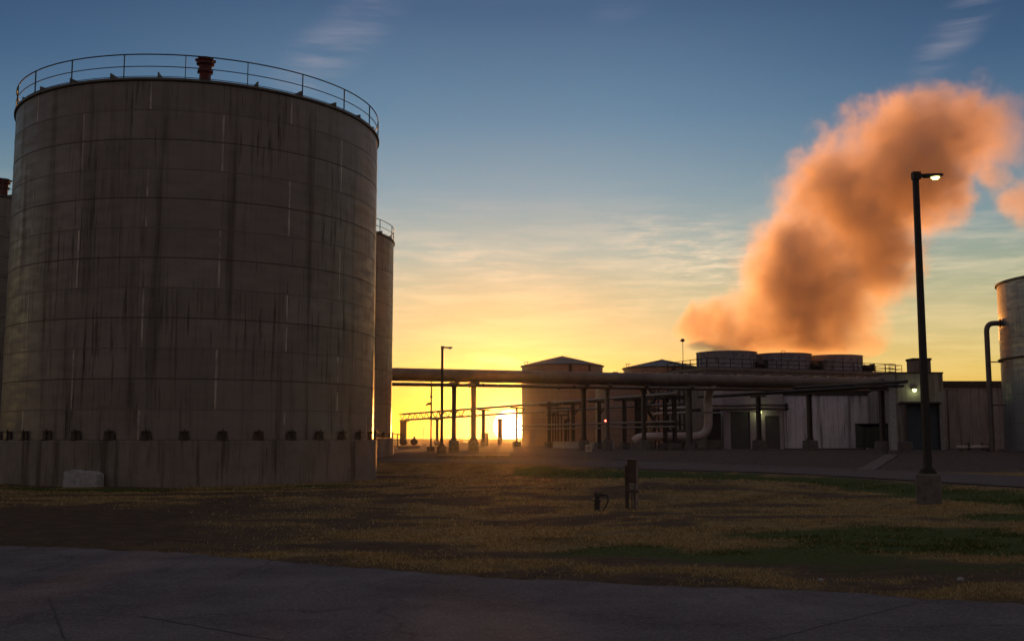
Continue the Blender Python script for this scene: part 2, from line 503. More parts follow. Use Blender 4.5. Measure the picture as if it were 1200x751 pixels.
# ------------------------------------------------------------------ mesh builder
class MB:
    def __init__(s):
        s.v = []; s.f = []; s.sm = []; s.mi = []

    def add(s, vs, fs, smooth=False, mi=0):
        o = len(s.v)
        s.v.extend([tuple(v) for v in vs])
        for f in fs:
            s.f.append(tuple(o + i for i in f)); s.sm.append(smooth); s.mi.append(mi)
        return s

    def box(s, c, size, rz=0.0, mi=0, rot=None):
        hx, hy, hz = size[0] / 2, size[1] / 2, size[2] / 2
        m = rot if rot is not None else Matrix.Rotation(rz, 3, 'Z')
        vs = [Vector(c) + m @ Vector((a * hx, b * hy, d * hz)) for d in (-1, 1) for a, b in ((-1, -1), (1, -1), (1, 1), (-1, 1))]
        return s.add(vs, [(3, 2, 1, 0), (4, 5, 6, 7), (0, 1, 5, 4), (1, 2, 6, 5), (2, 3, 7, 6), (3, 0, 4, 7)], False, mi)

    def bx(s, x0, x1, y0, y1, z0, z1, mi=0):
        return s.box(((x0 + x1) / 2, (y0 + y1) / 2, (z0 + z1) / 2), (abs(x1 - x0), abs(y1 - y0), abs(z1 - z0)), 0, mi)

    def bar(s, a, b, wd=0.1, dp=None, mi=0):
        """rectangular bar between two points"""
        a = Vector(a); b = Vector(b); dp = dp or wd
        d = b - a
        q = d.to_track_quat('Z', 'Y').to_matrix()
        return s.box((a + b) / 2, (wd, dp, d.length), rot=q, mi=mi)

    def cyl(s, a, b, r, r2=None, n=16, mi=0, cap=True):
        a = Vector(a); b = Vector(b); r2 = r if r2 is None else r2
        q = (b - a).to_track_quat('Z', 'Y').to_matrix()
        vs = []
        for p, rr in ((a, r), (b, r2)):
            for i in range(n):
                t = 2 * PI * i / n
                vs.append(p + q @ Vector((rr * math.cos(t), rr * math.sin(t), 0)))
        s.add(vs, [(i, (i + 1) % n, n + (i + 1) % n, n + i) for i in range(n)], True, mi)
        if cap:
            s.add(vs[:n], [tuple(reversed(range(n)))], False, mi)
            s.add(vs[n:], [tuple(range(n))], False, mi)
        return s

    def tube(s, pts, r, n=12, mi=0, bend=0.0, cap=True):
        """round tube along a polyline; corners rounded when bend > 0"""
        P = [Vector(p) for p in pts]
        if bend > 0:
            Q = [P[0]]
            for i in range(1, len(P) - 1):
                a, b, c = P[i - 1], P[i], P[i + 1]
                u = (a - b).normalized() * min(bend, (a - b).length * .49); v = (c - b).normalized() * min(bend, (c - b).length * .49)
                for k in range(7):
                    t = k / 6
                    Q.append((b + u) * (1 - t) ** 2 + b * 2 * t * (1 - t) + (b + v) * t * t)
            Q.append(P[-1]); P = Q
        vs = []
        up = None
        for i, p in enumerate(P):
            d = (P[min(i + 1, len(P) - 1)] - P[max(i - 1, 0)]).normalized()
            if up is None:
                up = Vector((0, 0, 1)) if abs(d.z) < 0.9 else Vector((1, 0, 0))
            x = d.cross(up).normalized(); up = x.cross(d).normalized()
            for k in range(n):
                t = 2 * PI * k / n
                vs.append(p + (x * math.cos(t) + up * math.sin(t)) * r)
        fs = []
        for i in range(len(P) - 1):
            for k in range(n):
                fs.append((i * n + k, (i + 1) * n + k, (i + 1) * n + (k + 1) % n, i * n + (k + 1) % n))
        s.add(vs, fs, True, mi)
        if cap:
            s.add(vs[:n], [tuple(range(n))], False, mi)
            s.add(vs[-n:], [tuple(reversed(range(n)))], False, mi)
        return s

    def lathe(s, prof, n=96, mi=None, smooth=True):
        """turned surface; each profile segment has its own vertices, so corners stay crisp"""
        for j in range(len(prof) - 1):
            vs = []
            for r, z in prof[j:j + 2]:
                for i in range(n):
                    t = 2 * PI * i / n
                    vs.append((r * math.cos(t), r * math.sin(t), z))
            s.add(vs, [(i, (i + 1) % n, n + (i + 1) % n, n + i) for i in range(n)], smooth, mi[j] if mi else 0)
        return s

    def build(s, name, mats, parent=None, loc=None, bevel=0.0):
        me = bpy.data.meshes.new(name)
        me.from_pydata(s.v, [], s.f)
        me.polygons.foreach_set('use_smooth', s.sm)
        me.polygons.foreach_set('material_index', s.mi)
        if not isinstance(mats, (list, tuple)): mats = [mats]
        for m in mats: me.materials.append(m)
        me.update()
        o = bpy.data.objects.new(name, me)
        scene.collection.objects.link(o)
        if parent: o.parent = parent
        if loc is not None: o.location = loc
        if bevel:
            md = o.modifiers.new('bevel', 'BEVEL'); md.width = bevel; md.segments = 2; md.limit_method = 'ANGLE'
        return o


def tag(o, label=None, cat=None, group=None, kind=None):
    if label: o['label'] = label
    if cat: o['category'] = cat
    if group: o['group'] = group
    if kind: o['kind'] = kind
    return o


def thing(name, loc, label, cat, group=None, rz=0.0):
    o = bpy.data.objects.new(name, None)
    scene.collection.objects.link(o)
    o.location = loc; o.rotation_euler = (0, 0, rz)
    o.empty_display_size = 0.3
    return tag(o, label, cat, group)


def share(src, parent, loc=None, rz=None):
    c = src.copy(); scene.collection.objects.link(c); c.parent = parent
    if loc is not None: c.location = loc
    if rz is not None: c.rotation_euler = (0, 0, rz)
    return c


def dup_tree(root, loc, rz, label, group=None):
    r = root.copy(); scene.collection.objects.link(r); r.location = loc; r.rotation_euler = (0, 0, rz)
    r['label'] = label
    if group: r['group'] = group
    for ch in list(root.children):
        c = share(ch, r)
        for g in list(ch.children):
            share(g, c)
    return r


# ------------------------------------------------------------------ ground sheet
def axis(lo, hi, step, far, grow=1.28):
    a = list(np.arange(lo, hi + step / 2, step))
    d = step; x = hi
    while x < far:
        d *= grow; x += d; a.append(x)
    d = step; x = lo
    while x > -far:
        d *= grow; x -= d; a.insert(0, x)
    return np.array(a)


gx = axis(-46, 42, 0.34, 2000)
gy = axis(9, 84, 0.34, 2000)
GX, GY = np.meshgrid(gx, gy)
GZ = height(GX, GY)
nx, ny = len(gx), len(gy)
verts = np.stack([GX.ravel(), GY.ravel(), GZ.ravel()], 1)
ii = (np.arange(ny - 1)[:, None] * nx + np.arange(nx - 1)[None, :]).ravel()
faces = np.stack([ii, ii + 1, ii + nx + 1, ii + nx], 1)


def masks(x, y):
    """what covers the ground: green grass, bare dirt, gravel (the rest is dry grass)"""
    n1 = fbm(x * 0.16, y * 0.22, 4, 21); n2 = fbm(x * 0.55, y * 0.8, 4, 33); n3 = fbm(x * 0.07, y * 0.1, 3, 5)
    pxs = 600 + FPX * x / np.maximum(y, 1.0)
    # green: right foreground, low strip before the road edge, foot of the tank
    g = np.exp(-((x - 9.0) / 5.2) ** 2 - ((y - 22.0) / 3.8) ** 2) * 1.25
    g = np.maximum(g, 0.85 * np.exp(-((x - 3.2) / 4.6) ** 2 - ((y - 20.0) / 1.9) ** 2))
    g = np.maximum(g, 0.9 * np.exp(-((x - 14) / 4.0) ** 2 - ((y - 28.5) / 3.2) ** 2))
    dt = np.hypot(x + 16.4, y - 55.6)
    g = np.maximum(g, 0.85 * np.exp(-((dt - 12.2) / 1.5) ** 2) * (x < -7))
    rd = road_dist(x, y)
    g = np.maximum(g, 1.15 * np.exp(-((rd - 7.2) / 2.6) ** 2) * (y < 70) * (rd > 4) * (x > 0) * (x < 22))
    g = sstep(g + (n2 - 0.5) * 1.1 + (n1 - .5) * .5, 0.42, 0.78)
    # bare dirt: left, between tank and front road, worn patches
    d = sstep(-x - 3.5 + (n1 - 0.5) * 9, 0, 5) * sstep(y, 18, 22) * (1 - sstep(y + (n2 - 0.5) * 6, 31, 36))
    d = np.maximum(d, 0.95 * sstep(n2 * 0.7 + n1 * 0.4, 0.56, 0.64) * (y < 60))
    bandm = np.exp(-((y - edge_y(x) - 3.0 - (n1 - .5) * 4) / 1.7) ** 2) * sstep(x, -7, -3) * (1 - sstep(x, 5, 9))
    d = np.maximum(d, sstep(bandm + (n2 - .5) * 1.0, .35, .75))
    e = y - edge_y(x)
    d = np.maximum(d, 1 - sstep(e + (n2 - .5) * 1.6, 0.1, 0.9))
    # gravel: plant yard
    gr = sstep(y + (n1 - 0.5) * 3, 64, 67) * sstep(x, 3, 8)
    gr = np.maximum(gr, sstep(y, 74, 84) * sstep(x, -30, -10))
    gr = np.where((road_dist(x, y) < ROAD_W + 0.7), np.maximum(gr, 0.6), gr)
    gr = np.where(y > 260, 0, gr)
    return g, d, gr


g_, d_, gr_ = masks(GX.ravel(), GY.ravel())
me = bpy.data.meshes.new('ground')
me.vertices.add(len(verts)); me.vertices.foreach_set('co', verts.ravel())
me.loops.add(len(faces) * 4); me.loops.foreach_set('vertex_index', faces.ravel())
me.polygons.add(len(faces)); me.polygons.foreach_set('loop_start', np.arange(len(faces)) * 4)
me.polygons.foreach_set('loop_total', np.full(len(faces), 4))
me.polygons.foreach_set('use_smooth', np.ones(len(faces), bool))
me.update(calc_edges=True)
for nm, arr in (('green', g_), ('dirt', d_), ('gravel', gr_)):
    at_ = me.attributes.new(nm, 'FLOAT', 'POINT'); at_.data.foreach_set('value', arr.astype(np.float32))
ground = bpy.data.objects.new('ground', me); scene.collection.objects.link(ground)
tag(ground, kind='structure')

m, t, b = new_mat('ground cover')
tcn = t.node('ShaderNodeTexCoord'); O = tcn.outputs['Object']


def attr(nm):
    a = t.node('ShaderNodeAttribute'); a.attribute_name = nm; return a.outputs['Fac']


f1n = t.noise(t.mapping(O, sc=(1, 1.6, 1)), 1.6, 7, 0.7)
f2n = t.noise(O, 9, 6, 0.75)
f3n = t.noise(O, 0.35, 4, 0.6)
dry = t.mix(t.maprange(f1n, 0.36, 0.64), (0.16, 0.105, 0.038, 1), (0.31, 0.215, 0.085, 1))
dry = t.mix(t.maprange(f2n, 0.50, 0.66), dry, (0.045, 0.027, 0.012, 1))
dry = t.mix(t.maprange(f3n, 0.50, 0.68), dry, (0.09, 0.06, 0.018, 1))
grn = t.mix(t.maprange(f2n, 0.4, 0.6), (0.026, 0.046, 0.008, 1), (0.070, 0.088, 0.016, 1))
drt = t.mix(t.maprange(f1n, 0.35, 0.65), (0.105, 0.070, 0.044, 1), (0.045, 0.029, 0.019, 1))
drt = t.mix(t.maprange(f2n, 0.55, 0.7), drt, (0.03, 0.02, 0.014, 1))
vor = t.node('ShaderNodeTexVoronoi'); t.l.new(O, vor.inputs['Vector']); vor.inputs['Scale'].default_value = 7
gvl = t.mix(t.maprange(vor.outputs['Color'], 0, 1), (0.045, 0.035, 0.031, 1), (0.135, 0.108, 0.098, 1))
gvl = t.mix(t.maprange(f1n, 0.45, 0.7), gvl, (0.06, 0.042, 0.035, 1))
col = t.mix(attr('dirt'), dry, drt)
col = t.mix(attr('green'), col, grn)
col = t.mix(attr('gravel'), col, gvl)
t.l.new(col, b.inputs['Base Color'])
b.inputs['Roughness'].default_value = 0.95
b.inputs['Specular IOR Level'].default_value = 0.15
bn = t.node('ShaderNodeBump'); bn.inputs['Strength'].default_value = 0.8; bn.inputs['Distance'].default_value = 0.08
t.l.new(t.math('ADD', t.math('ADD', f1n, t.math('MULTIPLY', f2n, 0.5)), t.math('MULTIPLY', vor.outputs['Distance'], 0.3)), bn.inputs['Height'])
t.l.new(bn.outputs[0], b.inputs['Normal'])
me.materials.append(m)

# ------------------------------------------------------------------ front concrete road (slab with joints)
xs = np.concatenate([np.linspace(-80, -26, 12), np.arange(-25, 16.01, 0.2), np.linspace(18, 66, 12)])
ys = edge_y(xs) + (fbm(xs * 1.1, xs * 0 + 3, 3, 4) - 0.5) * 0.35 + (fbm(xs * 5, xs * 0 + 9, 3, 6) - 0.5) * 0.35
mb = MB()
vs = []
for x, y in zip(xs, ys):
    vs += [(x, -40, 0.0), (x, y - 2.0, 0.0), (x, y, 0.0), (x, y, -0.14)]
fs = []
for i in range(len(xs) - 1):
    for k in range(3):
        fs.append((i * 4 + k, (i + 1) * 4 + k, (i + 1) * 4 + k + 1, i * 4 + k + 1))
mb.add(vs, fs)
# sealed joints, set just above the slab
joints = [((58, 700), (82, 760)), ((165, 722), (360, 756)), ((852, 760), (1075, 706)), ((390, 668), (455, 700)), ((455, 700), (700, 758))]


def flat_hit(px, py, z=0.0):
    d = ray(px, py); k = (z - EYE) / d.z
    return Vector((d.x * k, d.y * k, z))


for a_, b_ in joints[:3]:
    A = flat_hit(*a_); B = flat_hit(*b_)
    d = (B - A); n_ = Vector((-d.y, d.x, 0)).normalized() * 0.010
    seg = 14; vv = []
    for i in range(seg + 1):
        q = A + d * i / seg + n_.normalized() * (random.random() - .5) * 0.05
        q.z = 0.004
        vv += [q - n_, q + n_]
    mb.add(vv, [(2 * i, 2 * i + 1, 2 * i + 3, 2 * i + 2) for i in range(seg)], mi=1)
m, t, b = new_mat('worn road concrete')
tcn = t.node('ShaderNodeTexCoord'); O = tcn.outputs['Object']
n1 = t.noise(O, 0.45, 6, 0.65); n2 = t.noise(O, 26, 5, 0.7); n3 = t.noise(t.mapping(O, rot=(0, 0, R(20)), sc=(1, .25, 1)), 1.6, 6, 0.7)
c = t.mix(t.maprange(n1, 0.35, 0.65), (0.160, 0.146, 0.158, 1), (0.090, 0.080, 0.088, 1))
c = t.mix(t.math('MULTIPLY', t.maprange(n2, 0.45, 0.7), 0.5), c, (0.017, 0.014, 0.016, 1))
c = t.mix(t.math('MULTIPLY', t.maprange(n3, 0.58, 0.75), 0.6), c, (0.022, 0.017, 0.017, 1))
c = t.mix(t.math('MULTIPLY', t.maprange(t.noise(O, 2.6, 7, 0.75), 0.64, 0.70), 0.7), c, (0.011, 0.008, 0.007, 1))
vc = t.node('ShaderNodeTexVoronoi', feature='DISTANCE_TO_EDGE'); vc.inputs['Scale'].default_value = 0.28
wp = t.node('ShaderNodeTexNoise'); t.l.new(O, wp.inputs['Vector']); wp.inputs['Scale'].default_value = 1.3; wp.inputs['Detail'].default_value = 5
t.l.new(t.vmath('ADD', O, t.vmath('MULTIPLY', wp.outputs[1], (0.9, 0.9, 0))), vc.inputs['Vector'])
crk = t.math('MULTIPLY', t.maprange(vc.outputs['Distance'], 0.0, 0.012, 1, 0), t.maprange(t.noise(O, 0.3, 3), 0.46, 0.60))
c = t.mix(t.math('MULTIPLY', crk, 0.5), c, (0.016, 0.012, 0.012, 1))
agg = t.node('ShaderNodeTexVoronoi'); t.l.new(O, agg.inputs['Vector']); agg.inputs['Scale'].default_value = 34
c = t.mix(t.math('MULTIPLY', t.maprange(agg.outputs['Color'], 0.55, 1.0), 0.45), c, (0.26, 0.23, 0.24, 1))
t.l.new(c, b.inputs['Base Color']); b.inputs['Roughness'].default_value = 0.95; b.inputs['Specular IOR Level'].default_value = 0.08
bn = t.node('ShaderNodeBump'); bn.inputs['Strength'].default_value = 0.6; bn.inputs['Distance'].default_value = 0.012
t.l.new(t.math('ADD', n2, t.math('MULTIPLY', n3, 2.0)), bn.inputs['Height']); t.l.new(bn.outputs[0], b.inputs['Normal'])
M['road'] = m
tag(mb.build('front_road', [M['road'], M['black']]), kind='structure')

# access road past the plant
mb = MB(); vs = []
L = []
for i, p in enumerate(RC):
    d = RC[min(i + 1, len(RC) - 1)] - RC[max(i - 1, 0)]; d = d / np.hypot(*d); n_ = np.array([-d[1], d[0]])
    for s_ in (-1, -0.33, 0.33, 1):
        q = p + n_ * ROAD_W * s_
        rz = 0.34 + 0.2 * float(sstep(q[1], 58, 70))
        vs.append((q[0], q[1], rz + 0.03))
mb.add(vs, [(i * 4 + k, i * 4 + k + 1, (i + 1) * 4 + k + 1, (i + 1) * 4 + k) for i in range(len(RC) - 1) for k in range(3)])
M['road2'] = surf_mat('access road surface', (0.060, 0.045, 0.046), (0.045, 0.033, 0.034), 0.6, 0.9, 0, 0.4, 20, c3=(0.032, 0.023, 0.022), s3=1.5)
tag(mb.build('access_road', M['road2']), kind='structure')

# concrete path strip crossing the gravel
A = at(1012, 551, 66); B = at(1046, 533, 88)
mb = MB(); vs = []
for i in range(9):
    q = A + (B - A) * i / 8
    for s_ in (-0.55, 0.55):
        vs.append((q.x + s_, q.y, H(q.x + s_, q.y) + 0.05))
mb.add(vs, [(2 * i, 2 * i + 1, 2 * i + 3, 2 * i + 2) for i in range(8)])
M['path'] = surf_mat('path concrete', (0.11, 0.09, 0.085), (0.08, 0.065, 0.06), 2, 0.9)
tag(mb.build('path', M['path']), kind='structure')

# ------------------------------------------------------------------ grass blades
N = 520000
u = rng.random(N)
y0, y1 = 13.5, 62.0
Yb = 1 / (1 / y0 + u * (1 / y1 - 1 / y0))          # denser near the camera
Xb = (rng.random(N) - 0.5) * 2 * (Yb * 0.52 + 1.5)
gg, dd, gv = masks(Xb, Yb)
e = Yb - edge_y(Xb)
clump = fbm(Xb * 1.1, Yb * 1.9, 4, 77)
keep = (e > 0.12 - 0.25 * (rng.random(N) < 0.05)) & (rng.random(N) > dd * 1.0) & (gv < 0.3) & (rng.random(N) < 0.08 + 3.0 * (clump - 0.36))
keep &= np.hypot(Xb + 16.4, Yb - 55.6) > 9.4
keep &= road_dist(Xb, Yb) > ROAD_W + 0.1
Xb, Yb, gg, clump = Xb[keep], Yb[keep], gg[keep], clump[keep]
n = len(Xb)
Zb = height(Xb, Yb)
hb = (0.018 + 0.045 * rng.random(n) ** 1.5) * (0.6 + 0.9 * clump) * (1 + 0.012 * (Yb - 14))
tall = rng.random(n) < 0.006
hb = np.where(tall, hb * 2.2, hb)
wb = (0.004 + 0.005 * rng.random(n)) * (Yb / 16)
an = rng.random(n) * 2 * PI
lean = rng.normal(0, 0.9, (n, 2)) * hb[:, None]
V = np.zeros((n, 3, 3))
V[:, 0] = np.stack([Xb - np.cos(an) * wb, Yb - np.sin(an) * wb, Zb - 0.01], 1)
V[:, 1] = np.stack([Xb + np.cos(an) * wb, Yb + np.sin(an) * wb, Zb - 0.01], 1)
V[:, 2] = np.stack([Xb + lean[:, 0], Yb + lean[:, 1], Zb + hb], 1)
me = bpy.data.meshes.new('grass')
me.vertices.add(n * 3); me.vertices.foreach_set('co', V.ravel())
me.loops.add(n * 3); me.loops.foreach_set('vertex_index', np.arange(n * 3))
me.polygons.add(n); me.polygons.foreach_set('loop_start', np.arange(n) * 3); me.polygons.foreach_set('loop_total', np.full(n, 3))
me.update(calc_edges=True)
isg = (rng.random(n) < gg * 0.9).astype(np.float32)
a1 = me.attributes.new('green', 'FLOAT', 'POINT'); a1.data.foreach_set('value', np.repeat(isg, 3))
a2 = me.attributes.new('tone', 'FLOAT', 'POINT'); a2.data.foreach_set('value', np.repeat(rng.random(n), 3).astype(np.float32))
m, t, b = new_mat('grass blade')
dryc = t.ramp(attr('tone'), [(0, (0.16, 0.10, 0.038, 1)), (0.5, (0.38, 0.27, 0.115, 1)), (1, (0.58, 0.44, 0.22, 1))])
grc = t.ramp(attr('tone'), [(0, (0.028, 0.046, 0.008, 1)), (1, (0.095, 0.12, 0.025, 1))])
t.l.new(t.mix(attr('green'), dryc, grc), b.inputs['Base Color'])
b.inputs['Roughness'].default_value = 0.8
b.inputs['Specular IOR Level'].default_value = 0.2
tr = t.node('ShaderNodeBsdfTranslucent'); t.l.new(t.mix(attr('green'), dryc, grc), tr.inputs[0])
mx = t.node('ShaderNodeMixShader'); mx.inputs[0].default_value = 0.35
t.l.new(b.outputs[0], mx.inputs[1]); t.l.new(tr.outputs[0], mx.inputs[2])
t.l.new(mx.outputs[0], t.n['Material Output'].inputs[0])
me.materials.append(m)
go = bpy.data.objects.new('grass', me); scene.collection.objects.link(go)
tag(go, 'short dry and green grass tufts over the rough verge', 'grass', kind='stuff')


# ------------------------------------------------------------------ storage tanks with concrete foundation
TR = 9.16
FOUND_T = 2.0          # top of the foundation above its own ground level
SHELL_T = 18.05        # top of shell above its own ground level
NCR = 12


def make_tank(loc, label, facing, group, ladder=False):
    """facing: direction (radians, math angle) from tank centre towards the camera"""
    root = thing('storage_tank', loc, label, 'tank', group)
    mb = MB().lathe([(TR + 0.20, -0.6), (TR + 0.20, FOUND_T - 0.04), (TR + 0.16, FOUND_T), (0.5, FOUND_T)], 128)
    mb.build('foundation', M['conc_base'], root)
    z0 = FOUND_T + 0.02
    ch = (SHELL_T - z0) / NCR
    prof = []; mi = []
    for k in range(NCR):
        a = z0 + k * ch; bb = a + ch
        prof += [(TR, a + 0.0), (TR, bb - 0.05)]
        mi += [0, 1]
    prof.append((TR, SHELL_T))
    mi = mi[:-1] + [0]
    # thin proud seam band between the courses
    pr = []; ms = []
    for k in range(NCR):
        a = z0 + k * ch; bb = a + ch
        pr += [(TR, a), (TR, bb - 0.040), (TR + 0.010, bb - 0.037), (TR + 0.010, bb - 0.006)]
        q_ = 1 if k % 2 else 3
        ms += [0, q_, q_, q_]
    pr.append((TR, SHELL_T))
    sh = MB().lathe(pr, 160, ms[:len(pr) - 1])
    # vertical weld strips: courses pair up, alternate by half a plate
    for k in range(NCR):
        fromtop = NCR - 1 - k
        setA = ((fromtop + 1) // 2) % 2 == 0
        for j in range(9):
            ang = facing + R(40 * j + (-15.0 if setA else 5.0))
            a = z0 + k * ch + 0.01; bb = z0 + (k + 1) * ch - 0.06
            if random.random() < 0.12: bb -= ch * 0.4 * random.random()
            wv = 0.045
            vv = []
            for zz in (a, bb):
                for rr, da in ((TR - 0.004, -wv), (TR + 0.010, -wv * .7), (TR + 0.010, wv * .7), (TR - 0.004, wv)):
                    vv.append((rr * math.cos(ang + da / TR), rr * math.sin(ang + da / TR), zz))
            sh.add(vv, [(0, 1, 5, 4), (1, 2, 6, 5), (2, 3, 7, 6), (0, 4, 7, 3)][:3], False, 2)
    sh.build('shell', [M['tank'], M['seam'], M['weld'], M['seam_soft']], root)
    # roof: shallow cone with a rolled rim and lapping plate ends
    rf = MB().lathe([(TR - 0.02, SHELL_T), (TR + 0.10, SHELL_T + 0.005), (TR + 0.10, SHELL_T + 0.11), (TR - 0.05, SHELL_T + 0.13), (0.05, SHELL_T + 0.75)], 128)
    for j in range(26):
        a = facing + 2 * PI * j / 26 + R(0.6)
        u_ = Vector((math.cos(a), math.sin(a), 0)); n_ = Vector((-math.sin(a), math.cos(a), 0)) * 0.03
        A_ = u_ * (TR - 0.03) + Vector((0, 0, SHELL_T + 0.12)); B_ = A_ + Vector((0, 0, 0.27)); C_ = u_ * (TR - 2.6) + Vector((0, 0, SHELL_T + 0.26))
        rf.add([A_ - n_, B_ - n_, C_ - n_, A_ + n_, B_ + n_, C_ + n_], [(0, 1, 2), (3, 5, 4), (0, 3, 4, 1), (1, 4, 5, 2), (0, 2, 5, 3)])
    rf.build('roof', M['roof'], root)
    # railing with posts
    RR = TR + 0.02
    rail = MB()
    for zz, r_ in ((1.12, 0.030), (0.56, 0.022), (0.10, 0.016)):
        pts = [(RR * math.cos(2 * PI * i / 96), RR * math.sin(2 * PI * i / 96), SHELL_T + 0.08 + zz) for i in range(97)]
        rail.tube(pts, r_, 8, cap=False)
    ro = rail.build('guard_rail', M['rail'], root)
    po = None
    for j in range(21):
        a = facing + R(360 / 21 * j - 5.8)
        if po is None:
            po = MB().bar((0, 0, 0), (0, 0, 1.10), 0.055, 0.03).build('post', M['rail'], ro)
        else:
            po = share(po, ro)
        po.location = (RR * math.cos(a), RR * math.sin(a), SHELL_T + 0.08); po.rotation_euler = (0, 0, a)
    # red relief vent
    va = facing + R(-0.5); vr = TR - 0.9
    v = MB()
    v.lathe([(0.26, 0), (0.26, 0.62), (0.33, 0.64), (0.33, 0.70), (0.28, 0.72), (0.29, 0.98), (0.40, 1.00), (0.40, 1.10), (0.30, 1.13), (0.34, 1.20), (0.36, 1.30), (0.05, 1.36)], 20)
    for q in range(8):
        v.box((0.33 * math.cos(q * PI / 4), 0.33 * math.sin(q * PI / 4), 0.67), (0.06, 0.06, 0.14))
        v.box((0.40 * math.cos(q * PI / 4 + .3), 0.40 * math.sin(q * PI / 4 + .3), 1.2), (0.10, 0.10, 0.12))
    v.build('relief_vent', M['red'], root, loc=(vr * math.cos(va), vr * math.sin(va), SHELL_T + 0.14))
    # anchor brackets
    br = None
    for j in range(36):
        a = facing + R(10 * j - 2.8)
        if br is None:
            bmb = MB()
            bmb.box((0.13, 0, 0.36), (0.26, 0.30, 0.05))
            bmb.bar((0.10, -0.15, 0.0), (0.10, -0.10, 0.34), .05, .2); bmb.bar((0.10, 0.15, 0.0), (0.10, 0.10, 0.34), .05, .2)
            bmb.cyl((0.15, 0, 0.0), (0.15, 0, 0.48), 0.03, n=8); bmb.cyl((0.15, 0, 0.36), (0.15, 0, 0.42), 0.055, n=6)
            bmb.box((0.13, 0, 0.01), (0.22, 0.36, 0.03))
            br = bmb.build('anchor_bracket', M['seam'], root)
        else:
            br = share(br, root)
        br.location = ((TR - 0.02) * math.cos(a), (TR - 0.02) * math.sin(a), FOUND_T + 0.02); br.rotation_euler = (0, 0, a)
    return root


def facing_of(x, y): return math.atan2(-y, -x)


TG = 'rust streaked steel storage tanks'
tk = make_tank((-16.42, 55.6, 0.0), 'huge rust streaked steel tank nearest the camera, red vent on its roof', facing_of(-16.42, 55.6), TG)
# the red vent is seen a little right of the middle; copies keep the same parts
tk2 = dup_tree(tk, (-42.0, 74.0, 0.0), facing_of(-42.0, 74) - facing_of(-16.42, 55.6) + R(38), 'dark steel tank cut by the left edge of the view', TG)
tk3 = dup_tree(tk, (-19.0, 87.0, 0.10), R(40), 'dark steel tank mostly hidden behind the right edge of the huge nearest tank', TG)

# concrete block left lying at the foundation
g0 = ground_hit(91, 571)
dirc = Vector((g0.x + 16.42, g0.y - 55.6, 0)).normalized()
bp = Vector((-16.42, 55.6, 0)) + dirc * (TR + 0.2 + 0.42)
bx_, by_ = bp.x, bp.y
mb = MB()
nxx = 14
tops = [0.62, .64, .63, .70, .74, .72, .70, .66, .60, .62, .68, .70, .66, .60, .55]
vs = []
for i in range(nxx + 1):
    x = -0.8 + 1.6 * i / nxx
    for yy, k in ((-0.3, 1), (0.3, .96)):
        vs.append((x, yy, -0.1)); vs.append((x * .985, yy * .92, tops[i] * k + random.uniform(-.02, .02)))
fs = []
for i in range(nxx):
    a = i * 4; b2 = a + 4
    fs += [(a, b2, b2 + 1, a + 1), (a + 2, a + 3, b2 + 3, b2 + 2), (a + 1, b2 + 1, b2 + 3, a + 3), (a, a + 2, b2 + 2, b2)]
fs += [(0, 1, 3, 2), (nxx * 4, nxx * 4 + 2, nxx * 4 + 3, nxx * 4 + 1)]
mb.add(vs, fs)
cb = mb.build('concrete_block', M['conc_pale'], loc=(bx_, by_, H(bx_, by_)), bevel=0.03)
cb.rotation_euler = (0, 0, math.atan2(dirc.y, dirc.x) + PI / 2)
tag(cb, 'pale broken topped concrete block on the grass against the tank foundation', 'concrete block')

# ------------------------------------------------------------------ pale tank at the right edge
RT = (54.6, 97.0); RTR = 9.2
zt = H(*RT)
root = thing('silo_tank', (RT[0], RT[1], zt), 'pale ribbed steel tank cut by the right edge of the view with sunlit left side', 'tank')
topz = 16.35 - zt
prof = []; mi = []
NC2 = 6
for k in range(NC2):
    a = topz * k / NC2; bb = topz * (k + 1) / NC2
    prof += [(RTR, a), (RTR, bb - 0.05), (RTR + 0.012, bb - 0.045), (RTR + 0.012, bb - 0.006)]; mi += [0, 1, 1, 1]
prof.append((RTR, topz))
MB().lathe(prof, 128, mi[:len(prof) - 1]).build('shell', [M['tank_side'], M['pipe_small']], root)
MB().lathe([(RTR + .004, 8.35), (RTR + 0.22, 8.38), (RTR + 0.22, 8.52), (RTR + .004, 8.55)], 128).build('stiffener_ring', M['steel'], root)
MB().lathe([(RTR - 0.01, topz + .005), (RTR + 0.16, topz - 0.03), (RTR + 0.16, topz + 0.14), (RTR - 0.2, topz + 0.22), (0.05, topz + 1.9)], 128).build('roof', M['roof'], root)
MB().lathe([(RTR + 0.3, -0.3), (RTR + 0.3, 0.12), (RTR + 0.01, 0.13)], 96).build('foundation', M['conc'], root)

# tall pipe that climbs the right tank
p0 = at(1163, 527, 99.0)
root = thing('riser_pipe', (p0.x, p0.y, H(p0.x, p0.y)), 'tall grey riser pipe with a rounded top bend beside the right hand tank', 'pipe')
hz = at(1161, 379, 99).z - root.location.z
# direction to tank
tv = Vector((RT[0] - p0.x, RT[1] - p0.y, 0)); reach = tv.length - RTR + 0.05; tv.normalize()
MB().tube([(0, 0, 0.0), (0, 0, hz), tv * reach + Vector((0, 0, hz))], 0.24, 14, bend=0.8).build('pipe', M['steel_grey'], root)
MB().cyl(tv * (reach - .25) + Vector((0, 0, hz)), tv * (reach - .12) + Vector((0, 0, hz)), 0.38, n=16).build('flange', M['steel'], root)
mb = MB()
for zz in (hz - 3.6, hz - 7.6): mb.bar(tv * 0.2 + Vector((0, 0, zz)), tv * (reach + .05) + Vector((0, 0, zz)), 0.10)
mb.build('bracket', M['steel'], root)
